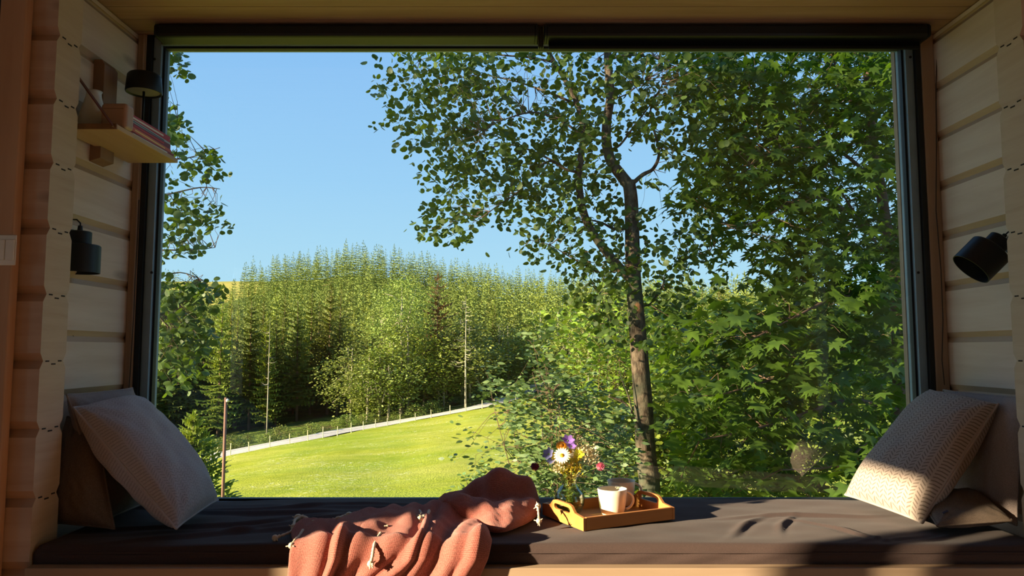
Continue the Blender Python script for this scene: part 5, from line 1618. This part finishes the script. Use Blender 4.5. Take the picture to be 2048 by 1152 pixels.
# ---- broadleaf trees, dead trees and bushes at the wood's edge
def broad_proto(seed, H, W, trunk_r, leafm, barkm, crown0=0.35, n=260, leaf=0.42, name='birch_tree', label='', cat='tree', group=None):
    r = np.random.RandomState(seed)
    t = thing(name, label, cat, (0, 0, 0), group)
    mb = MB(); lean = r.normal()*0.3
    mb.tube([(0, 0, -0.5), (lean*0.3, 0, H*0.35), (lean*0.7, 0, H*0.65), (lean, 0, H*0.93)], [trunk_r, trunk_r*0.8, trunk_r*0.5, 0.03], 8)
    cen = []
    while len(cen) < n:
        u = r.uniform(-1, 1, 3)
        if np.linalg.norm(u) > 1 or np.linalg.norm(u) < 0.45: continue
        z = H*(crown0 + (1-crown0)*(0.5 + 0.5*u[2])); wz = 1.0 - 0.35*max(0, u[2])
        cen.append([u[0]*W/2*wz*(0.85+0.3*math.sin(u[2]*7+seed)), u[1]*W/2*wz, z])
    cen = np.array(cen)
    for k in range(12):
        q = cen[r.randint(len(cen))]; zz = H*r.uniform(crown0*0.8, 0.8)
        mb.tube([(lean*zz/H, 0, zz), (q[0]*0.5, q[1]*0.5, (zz + q[2])/2 + 0.3), tuple(q)], [trunk_r*0.35, trunk_r*0.2, 0.02], 5)
    mb.build('trunk', barkm, t, smooth=True)
    V, Fc = twig_foliage(cen, 9, W*0.055, leaf, 'oval', r, 0.4, 0.9)
    np_mesh('foliage', V, Fc, leafm, t)
    return t
LIGHTL = leaf_mat('light_green_birch_leaf', (112, 130, 56), (144, 156, 76), (140, 160, 60), 0.22, 0.6, 0.4, 2.5)
OLIVEL = leaf_mat('olive_green_leaf', (100, 114, 46), (130, 140, 62), (130, 150, 50), 0.22, 0.6, 0.4, 2.5)
def spot_on(t, c, D, row_top, H0, sx=1.0):
    p = at(c, row_top, D); z = float(ground(p[0], D)); s = (p[2] - z)/H0
    t.location = (p[0], D, z); t.scale = (s*sx, s*sx, s); return t
t = broad_proto(61, 20, 10.5, 0.34, LIGHTL, PBARK, 0.42, 760, 0.30, 'aspen_tree', 'tall pale green aspen with a pale trunk at the forest edge')
spot_on(t, 806, 126, 548, 20)
q = broad_proto(75, 12.5, 9.0, 0.24, MAPLEL, BARKM, 0.40, 620, 0.22, 'added_tree', 'added unseen spreading tree left of the cabin, shading the near crowns'); q.location = (-11.5, 4.2, -1.4)  # added out of view to keep the sun off the near crowns
for (x, y, h, sd, lb) in side_tree_spec:
    q = broad_proto(sd, h, 3.4, 0.07, MAPLEL, BARKM, 0.05, 260, 0.14, 'added_tree', lb); q.location = (x, y, -1.0)
t = broad_proto(62, 18, 8, 0.24, LIGHTL, PBARK, 0.40, 460, 0.29, 'aspen_tree', 'lower pale green aspen just left of the white trunked one')
spot_on(t, 765, 131, 592, 18)
bush_groups = []
bp = [broad_proto(70 + k, 8, 6.4, 0.12, (LIGHTL, OLIVEL, BUSHL)[k], PBARK, 0.10, 300, 0.25, 'birch_tree', 'young light green birch in the belt of broadleaf trees along the forest edge', 'tree', 'young birches along the forest edge') for k in range(3)]
fr = random.Random(9); k = 0
spots = []
for i in range(34):
    c = 705 + i*24 + fr.uniform(-10, 10)
    D = forest_edge(c) + fr.uniform(-5, 6); top = np.interp(c, [700, 800, 900, 1000, 1100, 1250, 1500], [700, 662, 648, 636, 628, 640, 640]) + fr.uniform(-24, 50)
    if 975 < c < 1075: D += 4
    spots.append((c, D, top))
for i, (c, D, top) in enumerate(spots):
    proto = bp[i % 3]
    if i < 3: o = proto
    else:
        o = proto.copy(); C.objects.link(o)
        for ch in proto.children:
            q = ch.copy(); C.objects.link(q); q.parent = o
    spot_on(o, c, D, top, 8, 1.15); o.rotation_euler = (0, 0, fr.uniform(0, 6.28))
# low bushes on the verge between road and wood
vb = broad_proto(80, 3, 4.2, 0.05, OLIVEL, BARK, 0.02, 110, 0.26, 'verge_bush', 'low bush on the grassy verge between the gravel road and the wood', 'bush', 'low bushes on the road verge')
for i in range(26):
    c = 440 + i*22 + fr.uniform(-8, 8)
    Dr = solve_D(c, float(np.interp(c, [q[0] for q in RC], [q[1] for q in RC]))) + 4 + abs(fr.gauss(0, 4))
    if i == 0: o = vb
    else:
        o = vb.copy(); C.objects.link(o)
        for ch in vb.children:
            q = ch.copy(); C.objects.link(q); q.parent = o
    x = (c - 1024)/F*Dr; s = fr.uniform(0.35, 0.95); o.location = (x, Dr, float(ground(x, Dr)) - 0.2); o.scale = (s, s, s*0.8); o.rotation_euler = (0, 0, fr.uniform(0, 6))
# reddish pine
V, Fc = conifer_arrays(91, 20, 16, 6, 4, 0.19, 0.35, True, 0.7)
t = thing('pine_tree', 'rusty brown pine right of the tall pale aspen', 'pine tree', (0, 0, 0)); np_mesh('foliage', V, Fc, NEEDB, t); trunk_mb(20, 0.22).build('trunk', BARK, t, smooth=True)
spot_on(t, 876, 129, 545, 20)
# bare dead trees
def dead_tree(seed, H, r0, label, c, D, top, nb=34, blen=0.16):
    r = np.random.RandomState(seed)
    t = thing('dead_tree', label, 'tree', (0, 0, 0)); trunk_mb(H, r0, 1.0).build('trunk', PBARK, t, smooth=True)
    mb = MB()
    for k in range(nb):
        z = H*r.uniform(0.35, 0.98); a = r.rand()*6.28; L = H*blen*(1.1 - z/H)*r.uniform(0.5, 1.2) + 0.4; d = np.array([math.cos(a), math.sin(a), 0])
        mb.tube([(0, 0, z), d*L*0.5 + [0, 0, z - 0.1*L], d*L + [0, 0, z + r.uniform(-0.1, 0.3)*L]], [0.05, 0.035, 0.015], 4)
    mb.build('branches', PBARK, t); spot_on(t, c, D, top, H)
dead_tree(1, 16, 0.16, 'bare grey dead tree right of the rusty pine', 932, 121, 592)
dead_tree(2, 15, 0.10, 'bare dead trunk rising at the left above the spruces', 540, 116, 640, 8, 0.08)
dead_tree(3, 14, 0.13, 'thin bare trunk at the wood edge right of the meadow bend', 1176, 113, 655, 10, 0.08)
for i, (c, rt) in enumerate(((506, 690), (470, 722), (748, 735), (765, 742), (735, 740))):
    pass
